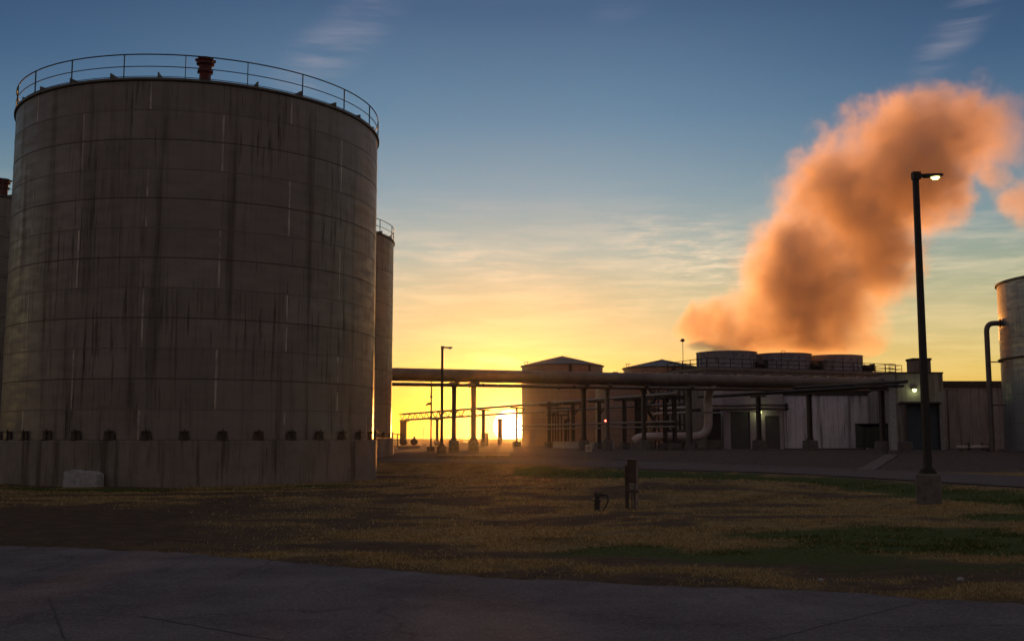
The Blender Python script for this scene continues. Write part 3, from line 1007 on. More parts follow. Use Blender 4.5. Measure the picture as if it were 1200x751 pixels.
# ground level pipe run with valves next to the riser
p1 = at(1150, 524, 100.0)
root = thing('valve_manifold', (p1.x, p1.y, H(p1.x, p1.y)), 'low pale pipe run with black valves at the foot of the riser pipe', 'pipe manifold')
MB().tube([(-2.3, 0, 0.35), (-0.9, 0, 0.35), (-0.3, -0.2, 0.38), (1.3, -0.2, 0.30)], 0.17, 12, bend=.2).tube([(0.9, -0.2, .3), (0.9, -0.9, .3), (0.9, -0.9, 0)], .14, 10, bend=.2).build('pipe', M['pipe_pale'], root)
for q in (-1.2, 0.1, 0.75):
    v = MB().cyl((q, -0.05, 0.1), (q, -0.05, 0.62), 0.16, 0.1, 12).cyl((q, -.05, .75), (q, -.05, .79), .24, n=14).cyl((q, -.05, .6), (q, -.05, .78), .03, n=6)
    v.build('valve', M['black'], root)
MB().box((-1.8, 0, 0.09), (0.3, 0.5, 0.18)).box((0.6, -.1, 0.07), (0.3, 0.5, 0.14)).build('support', M['conc'], root)


# ------------------------------------------------------------------ cooling tower with fan stacks
CT_A = math.atan2(7, 17.4)
CTC = Vector((34.7, 136.8, 0.85))
root = thing('cooling_tower', CTC, 'long brown cooling tower deck carrying three round fan stacks under the steam', 'cooling tower', rz=CT_A)
hl, hd, dk = 14.2, 4.6, 10.5 - 0.85
mb = MB()
mb.bx(-hl, hl, -hd, hd, 0.0, dk - 0.35)
mb.bx(-hl - .15, hl + .15, -hd - .15, hd + .15, dk - 0.345, dk)
for i in range(8):
    x = -hl + 0.2 + (2 * hl - .4) * i / 7
    mb.bx(x - .12, x + .12, -hd - .1, -hd - .002, 0, dk - .35)
for zz in (3.2, 6.2):
    mb.bx(-hl, hl, -hd - .06, -hd - .003, zz, zz + .15)
mb.build('casing', M['tower'], root)
fan_lbl = ['', '', '']
for q, x in enumerate((-8.3, 0.0, 8.1)):
    f = MB().lathe([(3.78, 0.0), (3.68, 0.5), (3.62, 1.3), (3.70, 2.12), (3.80, 2.14), (3.80, 2.22), (3.58, 2.22), (3.50, 1.3), (3.58, 0.01)], 72)
    for j in range(20):
        a = 2 * PI * j / 20
        f.box((3.70 * math.cos(a), 3.70 * math.sin(a), 1.1), (0.10, 0.08, 1.9), rz=a)
    fo = f.build('fan_stack', M['fan'], root, loc=(x, 0.1, dk + 0.003))
    fb = MB().cyl((0, 0, 1.0), (0, 0, 1.5), .45, n=16)
    for j in range(6):
        a = j * PI / 3
        fb.box((1.9 * math.cos(a), 1.9 * math.sin(a), 1.25), (3.1, 0.45, 0.05), rz=a)
    fb.build('fan', M['steel'], fo)
    x -= .9
    mb = MB().cyl((x + 2.6, -hd + .75, dk + .55), (x + 3.6, -hd + .75, dk + .55), .38, n=14).box((x + 3.1, -hd + .75, dk + .12), (1.2, .6, .24)).box((x + 3.9, -hd + .75, dk + .6), (.35, .7, .9))
    mb.build('fan_motor', M['black'], root)
mb = MB()
def railing(mb, pts, h=1.07, sp=1.7, r=0.035, closed=False):
    for a, b in zip(pts[:-1], pts[1:]):
        a = Vector(a); b = Vector(b); L_ = (b - a).length; k = max(1, round(L_ / sp))
        for i in range(k + 1):
            q = a + (b - a) * i / k
            mb.cyl(q, q + Vector((0, 0, h)), r * 1.15, n=6)
        for zz in (h, h * .5, 0.08):
            mb.cyl(a + Vector((0, 0, zz)), b + Vector((0, 0, zz)), r, n=6)
railing(mb, [(-hl, hd, dk), (-hl, -hd, dk), (hl, -hd, dk), (hl, hd, dk), (-hl, hd, dk)], r=.045)
mb.build('guard_rail', M['black'], root)
# small stair tower platform at the right end of the deck
mb = MB().bx(hl + .16, hl + 2.3, -3.2, -1.0, dk - .15, dk)
for a_ in ((hl + .4, -3.1), (hl + 2.2, -3.1), (hl + 2.2, -1.1)): mb.bar((a_[0], a_[1], 0), (a_[0], a_[1], dk - .15), .14)
railing(mb, [(hl + .2, -3.2, dk), (hl + 2.3, -3.2, dk), (hl + 2.3, -1.0, dk)], sp=1.1)
mb.build('platform', M['steel'], root)
# mast with a warning lamp on the left corner of the deck, hooked pole on the roof
for (px, top, base, Yd, hook) in ((800.5, 399, 425, 131.5, False), (916, 411, 432, 133, True)):
    P = at(px, base, Yd)
    hh = at(px, top, Yd).z - 10.5
    if not hook:
        r_ = thing('warning_mast', (P.x, P.y + .0, 10.5), 'thin mast with a dark round lamp on the left corner of the cooling tower', 'mast')
        MB().cyl((0, 0, 0), (0, 0, hh), 0.035, n=6).build('pole', M['steel'], r_)
        MB().lathe([(0.02, hh - .2), (0.22, hh - .1), (0.24, hh + .1), (0.14, hh + .22), (0.01, hh + .24)], 12).box((-.2, 0, hh - .05), (.3, .1, .1)).build('lamp', M['black'], r_)
    else:
        r_ = thing('vent_hook', (P.x, P.y, 10.5), 'thin hooked pole rising behind the middle fan stack', 'pole')
        MB().tube([(0, 0, 0), (0, 0, hh), (0.5, 0, hh), (0.5, 0, hh - .35)], 0.035, 8, bend=.2).build('pole', M['steel'], r_)

# ------------------------------------------------------------------ process buildings
YB = 118.0
gzb = 0.86


def xat(px, Y): return (px - 600) / FPX * Y * 1.0 if False else at(px, 470, Y).x


def zat(py, Y): return at(600, py, Y).z


# precast panel building
x0 = xat(918, YB); x1 = xat(1045, YB)
root = thing('panel_building', ((x0 + x1) / 2, YB, gzb), 'long low building of stained white precast concrete panels behind the dark bin', 'building')
w_ = (x1 - x0) / 2; top = zat(463, YB) - gzb
mb = MB()
npan = 4
edges_ = [-w_ + 2 * w_ * k for k in (0, .055, .50, .78, 1.0)]
for i in range(len(edges_) - 1):
    mb.bx(edges_[i] + .03, edges_[i + 1] - .03, 0, .25, -.2, top)
mb.bx(-w_ + .01, w_ - .01, .06, 7.5, -.2, top - .01)
mb.build('wall', M['conc_wall'], root)
MB().bx(-w_, w_, -.12, 7.6, top + .003, top + .38).build('roof', M['steel'], root)
MB().bx(-w_, w_ - 3.2, -.06, -.003, -.1, .12).build('kerb', M['conc'], root)

# doorway block
x0 = xat(847, YB - .6); x1 = xat(917.5, YB - .6); yb = YB - .6
cx = (x0 + x1) / 2; w_ = (x1 - x0) / 2; top = zat(455, yb) - gzb
root = thing('doorway_building', (cx, yb, gzb), 'lilac white block with a grey shutter and a narrower door', 'building')
lx = lambda px: xat(px, yb) - cx
dz1 = zat(482, yb) - gzb; dz2 = zat(487, yb) - gzb
s0, s1, d0, d1 = lx(855.5), lx(878.5), lx(896), lx(913)
mb = MB()
mb.bx(-w_, s0, 0, .3, -.2, top); mb.bx(s1, d0, 0, .3, -.2, top); mb.bx(d1, w_, 0, .3, -.2, top)
mb.bx(s0, s1, 0, .3, dz1, top); mb.bx(d0, d1, 0, .3, dz2, top)
mb.bx(-w_, -w_ + .3, .3, 7.8, -.2, top); mb.bx(w_ - .3, w_, .3, 7.8, -.2, top); mb.bx(-w_ + .3, w_ - .3, 7.5, 7.8, -.2, top)
mb.build('wall', M['white_wall'], root)
MB().bx(-w_ - .05, w_ + .05, -.08, 7.9, top + .002, top + .2).build('roof', M['steel'], root)
mb = MB()
k = 18
for i in range(k):
    z0_ = dz1 * i / k
    mb.bx(s0 + .01, s1 - .01, .14, .20, z0_ + .015, z0_ + dz1 / k - .01)
mb.bx(s0 + .01, s1 - .01, .20, .23, 0, dz1)
mb.build('roller_shutter', M['shutter'], root)
dd_ = MB().bx(d0 + .08, d1 - .08, .14, .20, 0.02, dz2 - .08).build('door', M['shutter'], root)
MB().bx(d0 + .18, d0 + .24, .05, .14, dz2 * .42, dz2 * .47).build('handle', M['steel_grey'], dd_)
MB().bx(d0, d0 + .08, .05, .22, 0, dz2).bx(d1 - .08, d1, .05, .22, 0, dz2).bx(d0 + .08, d1 - .08, .05, .22, dz2 - .08, dz2).build('door_frame', M['steel_grey'], dd_)
MB().bx(s0 - .2, s1 + .2, -.5, -.003, -.1, .03).bx(d0 - .2, d1 + .2, -.5, -.003, -.1, .03).build('threshold', M['conc_pale'], root)


def wall_lamp(px, py, Y, label, power):
    P = at(px, py, Y)
    r_ = thing('wall_lamp', (P.x, Y, P.z), label, 'wall lamp', 'lit lamps on the plant walls')
    MB().box((0, -.15, 0.10), (0.42, 0.30, 0.16)).box((0, -.02, 0), (.3, .04, .4)).build('housing', M['pole'], r_)
    MB().lathe([(0.001, -.30), (0.15, -.26), (0.22, -.12), (0.22, 0.015)], 16).build('lens', M['led_wall'], r_, loc=(0, -.26, 0.0))
    ld = bpy.data.lights.new('lamp_light', 'POINT'); ld.energy = power; ld.color = (0.86, 1.0, 0.42); ld.shadow_soft_size = 0.12
    lo = bpy.data.objects.new('lamp_light', ld); scene.collection.objects.link(lo); lo.parent = r_; lo.location = (0, -.62, -.25)
    return r_


wall_lamp(889.5, 482, yb - .01, 'small lit greenish wall lamp between the shutter and the narrow door', 14)

# pair of pipes over the doorways
P = at(870, 476, yb - 1.0)
root = thing('wall_pipes', (cx, yb - 1.0, gzb), 'pair of horizontal pipes with dark end bends above the two doorways', 'pipes')
for q, (py_, rr) in enumerate(((478.5, .17), (474.2, .15))):
    zz = zat(py_, yb - 1.0) - gzb
    MB().tube([(lx(822) , .0, zz - .1), (lx(914) - q * .3, 0, zz), (lx(917), 0, zz)], rr, 10).build('pipe', M['pipe_small'], root)
    MB().tube([(lx(917), 0, zz), (lx(919.5), 0, zz), (lx(919.5), .9, zz)], rr * 1.35, 10, bend=.3).build('end_bend', M['black'], root)
mb = MB()
for q in (lx(852), lx(884), lx(910)): mb.bar((q, 1.0, zat(480.6, yb - 1) - gzb - .15), (q, -.25, zat(480.6, yb - 1) - gzb - .15), .1)
mb.build('bracket', M['steel'], root)

# equipment building with blue door and chimney
Y4 = 111.0
x0 = xat(1043, Y4); x1 = xat(1106, Y4); cx = (x0 + x1) / 2; w_ = (x1 - x0) / 2
top = 8.75 - gzb
lx4 = lambda px: xat(px, Y4) - cx
root = thing('equipment_building', (cx, Y4, gzb), 'tall grey building with a blue roller door, a square chimney and a lit wall lamp', 'building')
d0, d1 = lx4(1062), lx4(1098.5); dz = zat(476, Y4) - gzb
mb = MB()
mb.bx(-w_, d0, 0, .3, -.2, top); mb.bx(d1, w_, 0, .3, -.2, top); mb.bx(d0, d1, 0, .3, dz, top)
mb.bx(-w_, -w_ + .3, .3, 6.8, -.2, top); mb.bx(w_ - .3, w_, .3, 9.5, -.2, top); mb.bx(-w_ + .3, w_ - .3, 6.5, 6.8, -.2, top)
mb.build('wall', M['conc_long'], root)
MB().bx(-w_ - .06, w_ + .06, -.06, 6.9, top + .002, top + .16).build('roof', M['steel'], root)
c0, c1 = lx4(1077), lx4(1098)
ch_ = MB().bx(c0, c1, 1.2, 1.2 + (c1 - c0), top + .165, zat(421, Y4) - gzb).build('chimney', M['tower'], root)
MB().bx(c0 - .08, c1 + .08, 1.12, 1.28 + (c1 - c0), zat(421, Y4) - gzb + .002, zat(421, Y4) - gzb + .22).build('cap', M['black'], ch_)
mb = MB(); k = 22
for i in range(k):
    mb.bx(d0 + .01, d1 - .01, .10, .18, dz * i / k + .015, dz * (i + 1) / k - .01)
mb.bx(d0 + .01, d1 - .01, .18, .22, 0, dz)
mb.build('roller_door', M['blue_door'], root)
MB().bx(d0 - .12, d0, -.05, .1, 0, dz).bx(d1, d1 + .12, -.05, .1, 0, dz).bx(d0 - .12, d1 + .12, -.05, .1, dz + .002, dz + .3).build('door_frame', M['steel'], root)
MB().bx(lx4(1100), lx4(1106), -.12, -.003, 0, top - 1.9).build('pilaster', M['conc_pale'], root)
MB().bx(lx4(1052), lx4(1100), -.9, -.06, zat(473.5, Y4) - gzb, zat(473.5, Y4) - gzb + .16).build('canopy', M['steel'], root)
wall_lamp(1070.5, 456, Y4 - .01, 'small lit wall lamp high on the grey building above the blue door', 14)

# long wall to the right
x0 = x1 + .02; x2 = 82.0
root = thing('long_building', ((x0 + x2) / 2, YB + 1, gzb), 'long stained concrete building with a dark roof band running behind the right hand tank', 'building')
w_ = (x2 - x0) / 2; top = zat(453, YB + 1) - gzb
mb = MB()
q = -w_
while q < w_:
    mb.bx(q + .025, min(q + 3.1, w_) - .025, 0, .25, -.2, top); q += 3.1
mb.bx(-w_ + .01, w_ - .01, .05, 8, -.2, top - .01)
mb.build('wall', M['conc_long'], root)
MB().bx(-w_, w_, -.25, 8.2, top + .003, top + .62).build('roof', M['pipe_dark'], root)
MB().tube([(-w_ + .9, -.08, 0), (-w_ + .9, -.08, top - .3)], .05, 8).tube([(-w_ + 3.6, -.08, 0), (-w_ + 3.6, -.08, top - .3)], .04, 8).build('conduit', M['steel'], root)

# dark green bin
P = at(1024, 528, 112.0)
root = thing('waste_bin', (P.x, P.y, gzb), 'dark green steel waste bin against the white panel wall', 'waste bin')
zt_ = zat(497, 112) - gzb
wv = (xat(1041, 112) - xat(1007, 112)) / 2
MB().add([(-wv, -1, .2), (wv, -1, .2), (wv, 1, .2), (-wv, 1, .2), (-wv, -1.1, zt_ - .3), (wv, -1.1, zt_ - .3), (wv, 1.1, zt_), (-wv, 1.1, zt_)],
         [(3, 2, 1, 0), (0, 1, 5, 4), (1, 2, 6, 5), (2, 3, 7, 6), (3, 0, 4, 7), (4, 5, 6, 7)]).build('body', M['bin'], root)
MB().bx(-wv - .03, -.03, -1.15, 1.1, zt_ + .003, zt_ + .08).bx(.03, wv + .03, -1.15, 1.1, zt_ + .003, zt_ + .08).build('lid', M['black'], root)
mb = MB()
for q in (-wv * .8, -wv * .3, wv * .3, wv * .8): mb.bx(q - .05, q + .05, -1.2, -1.08, .2, zt_ - .3)
mb.build('rib', M['bin'], root)
for q in (-wv * .8, wv * .8):
    MB().cyl((q - .06, -.8, .1), (q + .06, -.8, .1), .1, n=12).build('wheel', M['black'], root)

# ------------------------------------------------------------------ main elevated pipe
PA = at(452, 437.5, 96.8); PB = Vector((39.2, 113.0, 0))
PIPE_Z = 7.85
LA = Vector((PA.x - 4, 0, 0))
dline = Vector((PB.x - PA.x, PB.y - PA.y, 0)); dl = dline.length; du = dline.normalized(); dn = Vector((-du.y, du.x, 0))


def on_main(px, line=(PA, du)):
    """point of a ground line under a photo column"""
    k = at(px, 470, 1.0).x
    a, d = line
    t_ = (k * a.y - a.x) / (d.x - k * d.y)
    return Vector((a.x + d.x * t_, a.y + d.y * t_, 0)), t_


root = thing('elevated_pipe', (PA.x, PA.y, 0), 'very wide elevated pipe bridge line running from the tanks to the cooling tower', 'pipe')
s0 = Vector((0, 0, PIPE_Z)) - du * 5.5
e0 = du * (dl + .1) + Vector((0, 0, PIPE_Z - .08))
mb = MB().cyl(s0, e0, 0.60, n=28)
mb.build('pipe_jacket', M['pipe'], root)
k = 0; q = 1.0
mb = MB()
while q < dl - 1:
    c = Vector((0, 0, PIPE_Z - .08 * q / dl)) + du * q
    mb.cyl(c - du * .05, c + du * .05, 0.618, n=28); q += 4.1 + 1.2 * random.random()
mb.build('jacket_band', M['pipe_small'], root)
# ragged insulation along the top of the right half
mb = MB()
for i in range(34):
    q = 22 + 30 * random.random()
    c = Vector((0, 0, PIPE_Z + .57)) + du * q + dn * random.uniform(-.2, .1)
    mb.box(c, (random.uniform(.15, .7), .22, random.uniform(.05, .14)), rz=math.atan2(du.y, du.x))
mb.build('torn_insulation', M['pipe_pale'], root)

# thin companion pipes under the big one
for q, (offn, zz, rr, t0_, t1_, lbl) in enumerate(((-.75, 6.95, .13, -3, 33, 'thin steel pipe slung low on the near side under the wide elevated pipe'),
                                               (.55, 6.98, .16, -4, 52, 'thin steel pipe slung on the far side under the wide elevated pipe'))):
    a = PA + du * t0_ + dn * offn; a.z = 0
    r_ = thing('slung_pipe', a, lbl, 'pipe', 'thin pipes slung under the wide pipe')
    MB().cyl((0, 0, zz), du * (t1_ - t0_) + Vector((0, 0, zz)), rr, n=12).build('pipe', M['pipe_small'], r_)
    mb = MB()
    for kk in range(4):
        c = du * (3 + kk * 9.0); mb.cyl(c - du * .06 + Vector((0, 0, zz)), c + du * .06 + Vector((0, 0, zz)), rr * 1.5, n=12)
    mb.build('flange', M['steel'], r_)


def i_column(mb, a, b, wd=.34, mi=0):
    """H section column standing from a to b"""
    a = Vector(a); b = Vector(b); hgt = b.z - a.z; c = (a + b) / 2
    mb.box(c, (wd * .86, wd * .14, hgt), mi=mi)
    mb.box(c + Vector((-wd / 2, 0, 0)), (wd * .14, wd, hgt), mi=mi); mb.box(c + Vector((wd / 2, 0, 0)), (wd * .14, wd, hgt), mi=mi)


def pipe_support(px, label, wd=.31, mat='steel', ped=1.0, pw=.85, topz=None, saddle=True, loc=None, group='columns under the wide elevated pipe'):
    P = loc if loc is not None else on_main(px)[0]
    gz = H(P.x, P.y)
    tz = (PIPE_Z - .62 if topz is None else topz) - gz
    r_ = thing('pipe_support', (P.x, P.y, gz), label, 'column', group, rz=math.atan2(du.y, du.x))
    mb = MB(); i_column(mb, (0, 0, ped), (0, 0, tz - .16), wd)
    mb.box((0, 0, ped + .03), (wd * 1.5, wd * 1.5, .06))
    for sx in (-1, 1):
        for sy in (-1, 1): mb.cyl((sx * wd * .65, sy * wd * .65, ped), (sx * wd * .65, sy * wd * .65, ped + .22), .04, n=6)
    mb.build('column', M[mat], r_)
    pd = MB().add([(-pw / 2, -pw / 2, -.3), (pw / 2, -pw / 2, -.3), (pw / 2, pw / 2, -.3), (-pw / 2, pw / 2, -.3),
                   (-pw * .44, -pw * .44, ped - .005), (pw * .44, -pw * .44, ped - .005), (pw * .44, pw * .44, ped - .005), (-pw * .44, pw * .44, ped - .005)],
                  [(3, 2, 1, 0), (4, 5, 6, 7), (0, 1, 5, 4), (1, 2, 6, 5), (2, 3, 7, 6), (3, 0, 4, 7)])
    pd.build('pedestal', M['conc'], r_, bevel=.03)
    cr = MB().box((0, 0, tz - .08), (.5, 2.3, .16))
    if saddle:
        cr.box((0, 0, tz + .06), (.3, .8, .12))
        cr.bar((0, -1.0, tz - .15), (0, -.1, tz - .95), .1); cr.bar((0, 1.0, tz - .15), (0, .1, tz - .95), .1)
    cr.build('cross_beam', M[mat], r_)
    return r_


pipe_support(532, 'dark column under the wide pipe, left of the pair near the street lamp')
pipe_support(555, 'dark column under the wide pipe, right of the pair near the street lamp', wd=.36)
pipe_support(684, 'dark column under the wide pipe in front of the left peaked tank')
pipe_support(711.5, 'brown column under the wide pipe with a red signal lamp on its side', mat='steel_grey')
pipe_support(807, 'thick pale grey column under the wide pipe just left of the upturned white pipe', wd=.46, mat='steel_grey', ped=.5)
pipe_support(754, 'slim column under the wide pipe where the short tank meets the stair frame', wd=.3, mat='steel')

# red signal lamp
P, _ = on_main(710)
zz = at(710, 493, P.y).z
r_ = thing('signal_lamp', (P.x - .1, P.y - .45, zz), 'tiny glowing red signal lamp on a column under the wide pipe', 'lamp')
MB().box((0, .09, 0), (.2, .14, .26)).build('housing', M['pole'], r_)
MB().lathe([(0.001, -.1), (.08, -.06), (.10, 0), (.08, .06), (.001, .1)], 12).build('lens', M['led_red'], r_, loc=(0, -.04, 0))

# second diagonal rack with dark pipes on the right
RA = Vector((20.6, 116.6, 0)); rdv = Vector((12.2, -25.2, 0)); RD = rdv.normalized(); RL = rdv.length
root = thing('dark_pipe_run', RA, 'black diagonal pipe run crossing in front of the white panel building', 'pipe')
for q, (o_, zz, rr) in enumerate(((-.3, 6.55, .14), (.35, 6.50, .11))):
    nn = Vector((-RD.y, RD.x, 0)) * o_
    MB().cyl(nn + Vector((0, 0, zz)), nn + RD * (RL + .6) + Vector((0, 0, zz)), rr, n=12).build('pipe', M['pipe_dark'], root)
nn = Vector((-RD.y, RD.x, 0))
MB().cyl(nn * 1.0 + RD * 14 + Vector((0, 0, 6.95)), nn * 1.0 + RD * (RL + .4) + Vector((0, 0, 6.9)), .15, n=12).build('pipe', M['pipe_dark'], root)
GD = 'columns of the black pipe run'
for px, lbl in ((888.5, 'column on a concrete pedestal standing between shutter and door by the lit wall lamp'),
                (948, 'column on a concrete pedestal before the left half of the panel building wall'),
                (1033, 'column on a concrete pedestal directly in front of the dark green bin')):
    P, _ = on_main(px, (RA, RD))
    pipe_support(px, lbl, wd=.34, mat='steel', topz=6.33, saddle=False, loc=P, pw=1.15, group=GD)
# end post and turning pipe
P = at(1047, 530, 92.0)
gz = H(P.x, 92)
root = thing('concrete_post', (P.x, 92, gz), 'pale square concrete post with a wide beam end between the bin and the blue door', 'column')
hh = at(1047, 454, 92).z - gz
MB().box((0, 0, hh / 2), (.55, .55, hh)).build('shaft', M['conc_pale'], root, bevel=.02)
MB().box((-1.2, 0, hh + .12), (3.6, .5, .22)).build('beam', M['steel'], root)
MB().lathe([(.5, -.2), (.5, .25), (.3, .3), (.01, .3)], 16).build('footing', M['conc'], root)
# small bollard style pedestal right of the post
P, _ = on_main(1061, (RA, RD))
P = at(1061, 530, 96)
gz = H(P.x, 96)
root = thing('stub_column', (P.x, 96, gz), 'stub steel column on a concrete pedestal left of the blue door', 'column')
mb = MB(); i_column(mb, (0, 0, .9), (0, 0, at(600, 474, 96).z - gz), .3); mb.build('column', M['steel_grey'], root)
MB().box((0, 0, .3), (1.0, 1.0, 1.2)).build('pedestal', M['conc'], root, bevel=.03)
MB().tube([(-.3, 0, at(600, 473, 96).z - gz + .08), (3.2, 0, at(600, 473, 96).z - gz + .08)], .12, 10).build('pipe', M['pipe_dark'], root)

# white upturned pipe
zc = zat(511.5, 108); zg = H(15, 108)
P = at(748, 512, 110)
root = thing('upturned_pipe', (P.x, 109.6, zg), 'wide pinkish white pipe lying low then bending upright into the elevated pipe', 'pipe')
ex = xat(829.5, 109.6) - P.x; z0_ = zat(511.5, 109.6) - zg
# meet the elevated pipe above
jp, _ = on_main(829.5)
MB().tube([(-.5, 0, z0_ - .5), (.1, 0, z0_), (ex, 0, z0_), (ex, 0, PIPE_Z - zg - 1.2), (ex, jp.y - 109.6, PIPE_Z - zg - .3)], 0.44, 20, bend=1.5).build('pipe', M['pipe_pale'], root)
for q in (1.2, ex - 1.6): MB().box((q, 0, (z0_ - .42) / 2 - .05), (.5, .9, z0_ - .4)).build('saddle', M['conc'], root)
mb = MB()
for q in (2.6, 5.2): mb.cyl((q - .06, 0, z0_), (q + .06, 0, z0_), .5, n=20)
mb.cyl((ex, 0, z0_ + 2.4), (ex, 0, z0_ + 2.52), .5, n=20)
mb.build('flange', M['pipe_small'], root)

# ------------------------------------------------------------------ low diagonal trestle towards the horizon
TA = Vector((-20.6, 201, 0)); tdv = Vector((16.6 + 20.6, -(201 - 106.5), 0)); TD = tdv.normalized(); TL = tdv.length
TN = Vector((-TD.y, TD.x, 0))
TZ = 6.62
TGR = 'posts of the long low pipe trestle'
root = thing('trestle_pipes', TA, 'long low pipe trestle line running off toward the horizon under the wide pipe', 'pipe')
MB().cyl((0, 0, TZ - .1), TD * TL + Vector((0, 0, TZ - .1)), .17, n=10).build('pipe', M['pipe_small'], root)
MB().cyl(TN * .6 + Vector((0, 0, TZ - 1.1)), TN * .6 + TD * TL + Vector((0, 0, TZ - 1.1)), .15, n=10).build('pipe', M['pipe_small'], root)
_, tt0 = on_main(612, (TA, TD))
MB().cyl(TD * tt0 + TN * -.5 + Vector((0, 0, TZ - 2.9)), TD * TL + TN * -.5 + Vector((0, 0, TZ - 2.9)), .11, n=8).build('pipe', M['pipe_small'], root)
MB().cyl(TD * tt0 + TN * -.5 + Vector((0, 0, TZ - 3.4)), TD * TL + TN * -.5 + Vector((0, 0, TZ - 3.4)), .09, n=8).build('pipe', M['pipe_small'], root)
_, t548 = on_main(549, (TA, TD))
mb = MB()
nt = 22
for off in (-.5, .5):
    a0 = TN * off
    mb.bar(a0 + Vector((0, 0, TZ - .05)), a0 + TD * t548 + Vector((0, 0, TZ - .05)), .12)
    mb.bar(a0 + Vector((0, 0, TZ - 1.25)), a0 + TD * t548 + Vector((0, 0, TZ - 1.25)), .16)
    for i in range(nt):
        q0 = a0 + TD * (t548 * i / nt); q1 = a0 + TD * (t548 * (i + 1) / nt)
        mb.bar(q0 + Vector((0, 0, TZ - 1.25 if i % 2 else TZ - .05)), q1 + Vector((0, 0, TZ - .05 if i % 2 else TZ - 1.25)), .08)
mb.build('truss', M['steel'], root)

tre = [(474.5, .7, 'double trestle post at the far left end beside the pump skid'),
       (512.5, .5, 'trestle post just left of the far street lamp'),
       (566.5, .5, 'trestle post left of the setting sun'),
       (605.5, .3, 'trestle post right of the setting sun with a knee brace'),
       (643.5, .4, 'trestle post before the left half of the left peaked tank'),
       (671.5, .4, 'braced trestle post before the middle of the left peaked tank'),
       (702.0, .4, 'braced trestle post at the sunlit edge of the short tank'),
       (731.5, .4, 'trestle post before the middle of the short tank'),
       (746.0, .4, 'trestle post at the start of the white pipe, left of a close pair'),
       (750.5, .4, 'trestle post at the start of the white pipe, right of a close pair'),
       (779, .4, 'trestle post crossing the lying white pipe, left of two'),
       (790, .4, 'trestle post crossing the lying white pipe, right of two')]
for px, wd, lbl in tre:
    wd *= .8
    P, _ = on_main(px, (TA, TD))
    gz = H(P.x, P.y)
    r_ = thing('trestle_post', (P.x, P.y, gz), lbl, 'post', TGR, rz=math.atan2(TD.y, TD.x))
    far = P.y > 140
    hh = (TZ - 1.35 if px < 550 else TZ - .3) - gz
    mb = MB(); i_column(mb, (0, 0, .7), (0, 0, hh - .2), wd); mb.build('column', M['steel'], r_)
    if px == 474.5:
        mb = MB(); i_column(mb, (0, -.62, .4), (0, -.62, hh - .2), .4); mb.build('column', M['steel'], r_)
    MB().box((0, 0, .3), (.9, .9, .8)).build('pedestal', M['conc'], r_)
    MB().box((0, 0, hh - .1), (.3, 2.6 if px > 640 else 1.8, .2)).build('cross_beam', M['steel'], r_)
    if px in (605.5, 671.5, 702.0):
        MB().bar((0, .1, hh - 1.5), (0, 1.2, hh - .2), .12).build('knee_brace', M['steel'], r_)

# ------------------------------------------------------------------ peaked tanks and short tank behind the racks
def far_tank(pl, pr, pe, pt, Y, label, z_base=None, peak=True, mat='tank_far'):
    xl = at(pl, 470, Y).x; xr = at(pr, 470, Y).x
    rr = (xr - xl) / 2; cx = (xl + xr) / 2; gz = H(cx, Y) if z_base is None else z_base
    ez = at(600, pe, Y).z - gz
    r_ = thing('peaked_tank' if peak else 'short_tank', (cx, Y, gz), label, 'tank', 'buff tanks behind the pipe racks' if peak else None)
    prof = []; mi = []
    nc = 6
    for k in range(nc):
        a = ez * k / nc; bb = ez * (k + 1) / nc
        prof += [(rr, a), (rr, bb - .07), (rr + .015, bb - .065), (rr + .015, bb - .01)]; mi += [0, 1, 1, 1]
    prof.append((rr, ez))
    MB().lathe(prof, 96, mi[:len(prof) - 1]).build('shell', [M[mat], M['pipe_small']], r_)
    if peak:
        tz = at(600, pt, Y).z - gz
        rf = MB().lathe([(rr - .01, ez + .004), (rr + .25, ez + .01), (rr + .25, ez + .12), (0.3, tz - .1), (0.25, tz + .05), (0.01, tz + .08)], 48, smooth=False)
        for j in range(16):
            a = 2 * PI * j / 16
            rf.bar((rr * 1.01 * math.cos(a), rr * 1.01 * math.sin(a), ez + .14), (.3 * math.cos(a), .3 * math.sin(a), tz - .06), .12)
        rf.build('roof', M['roof'], r_)
        mb = MB().cyl((-rr + .5, 0, ez + .1), (-rr + .5, 0, ez + .9), .04, n=6).cyl((-rr + .9, 0, ez + .2), (-rr + .9, 0, ez + .9), .04, n=6).cyl((-rr + .3, 0, ez + .85), (-rr + 1.2, 0, ez + .85), .04, n=6)
        mb.build('guard_rail', M['steel'], r_)
        MB().box((rr * .15, -rr - .08, ez - .5), (.5, .15, 1.3)).box((rr * .62, -rr * .79 - .06, ez - .45), (.3, .15, 1.0)).build('nozzle', M['steel'], r_)
    else:
        MB().lathe([(rr - .01, ez + .004), (rr + .12, ez + .01), (rr + .12, ez + .15), (.1, ez + .35)], 64).build('roof', M['roof'], r_)
        mb = MB()
        for q in range(3): mb.cyl((-rr * .9 + q * .0, -rr * .5, 0), (-rr * .9, -rr * .5, .1), .05, n=6)
        lx_ = rr * .93; ly_ = -rr * .42
        lad = MB().cyl((lx_, ly_, .3), (lx_, ly_, ez + .6), .06, n=6).cyl((lx_ + .6, ly_ + .3, .3), (lx_ + .6, ly_ + .3, ez + .6), .06, n=6)
        zz = .5
        while zz < ez + .5:
            lad.bar((lx_, ly_, zz), (lx_ + .6, ly_ + .3, zz), .07); zz += .45
        lad.build('ladder', M['steel_grey'], r_)
    return r_


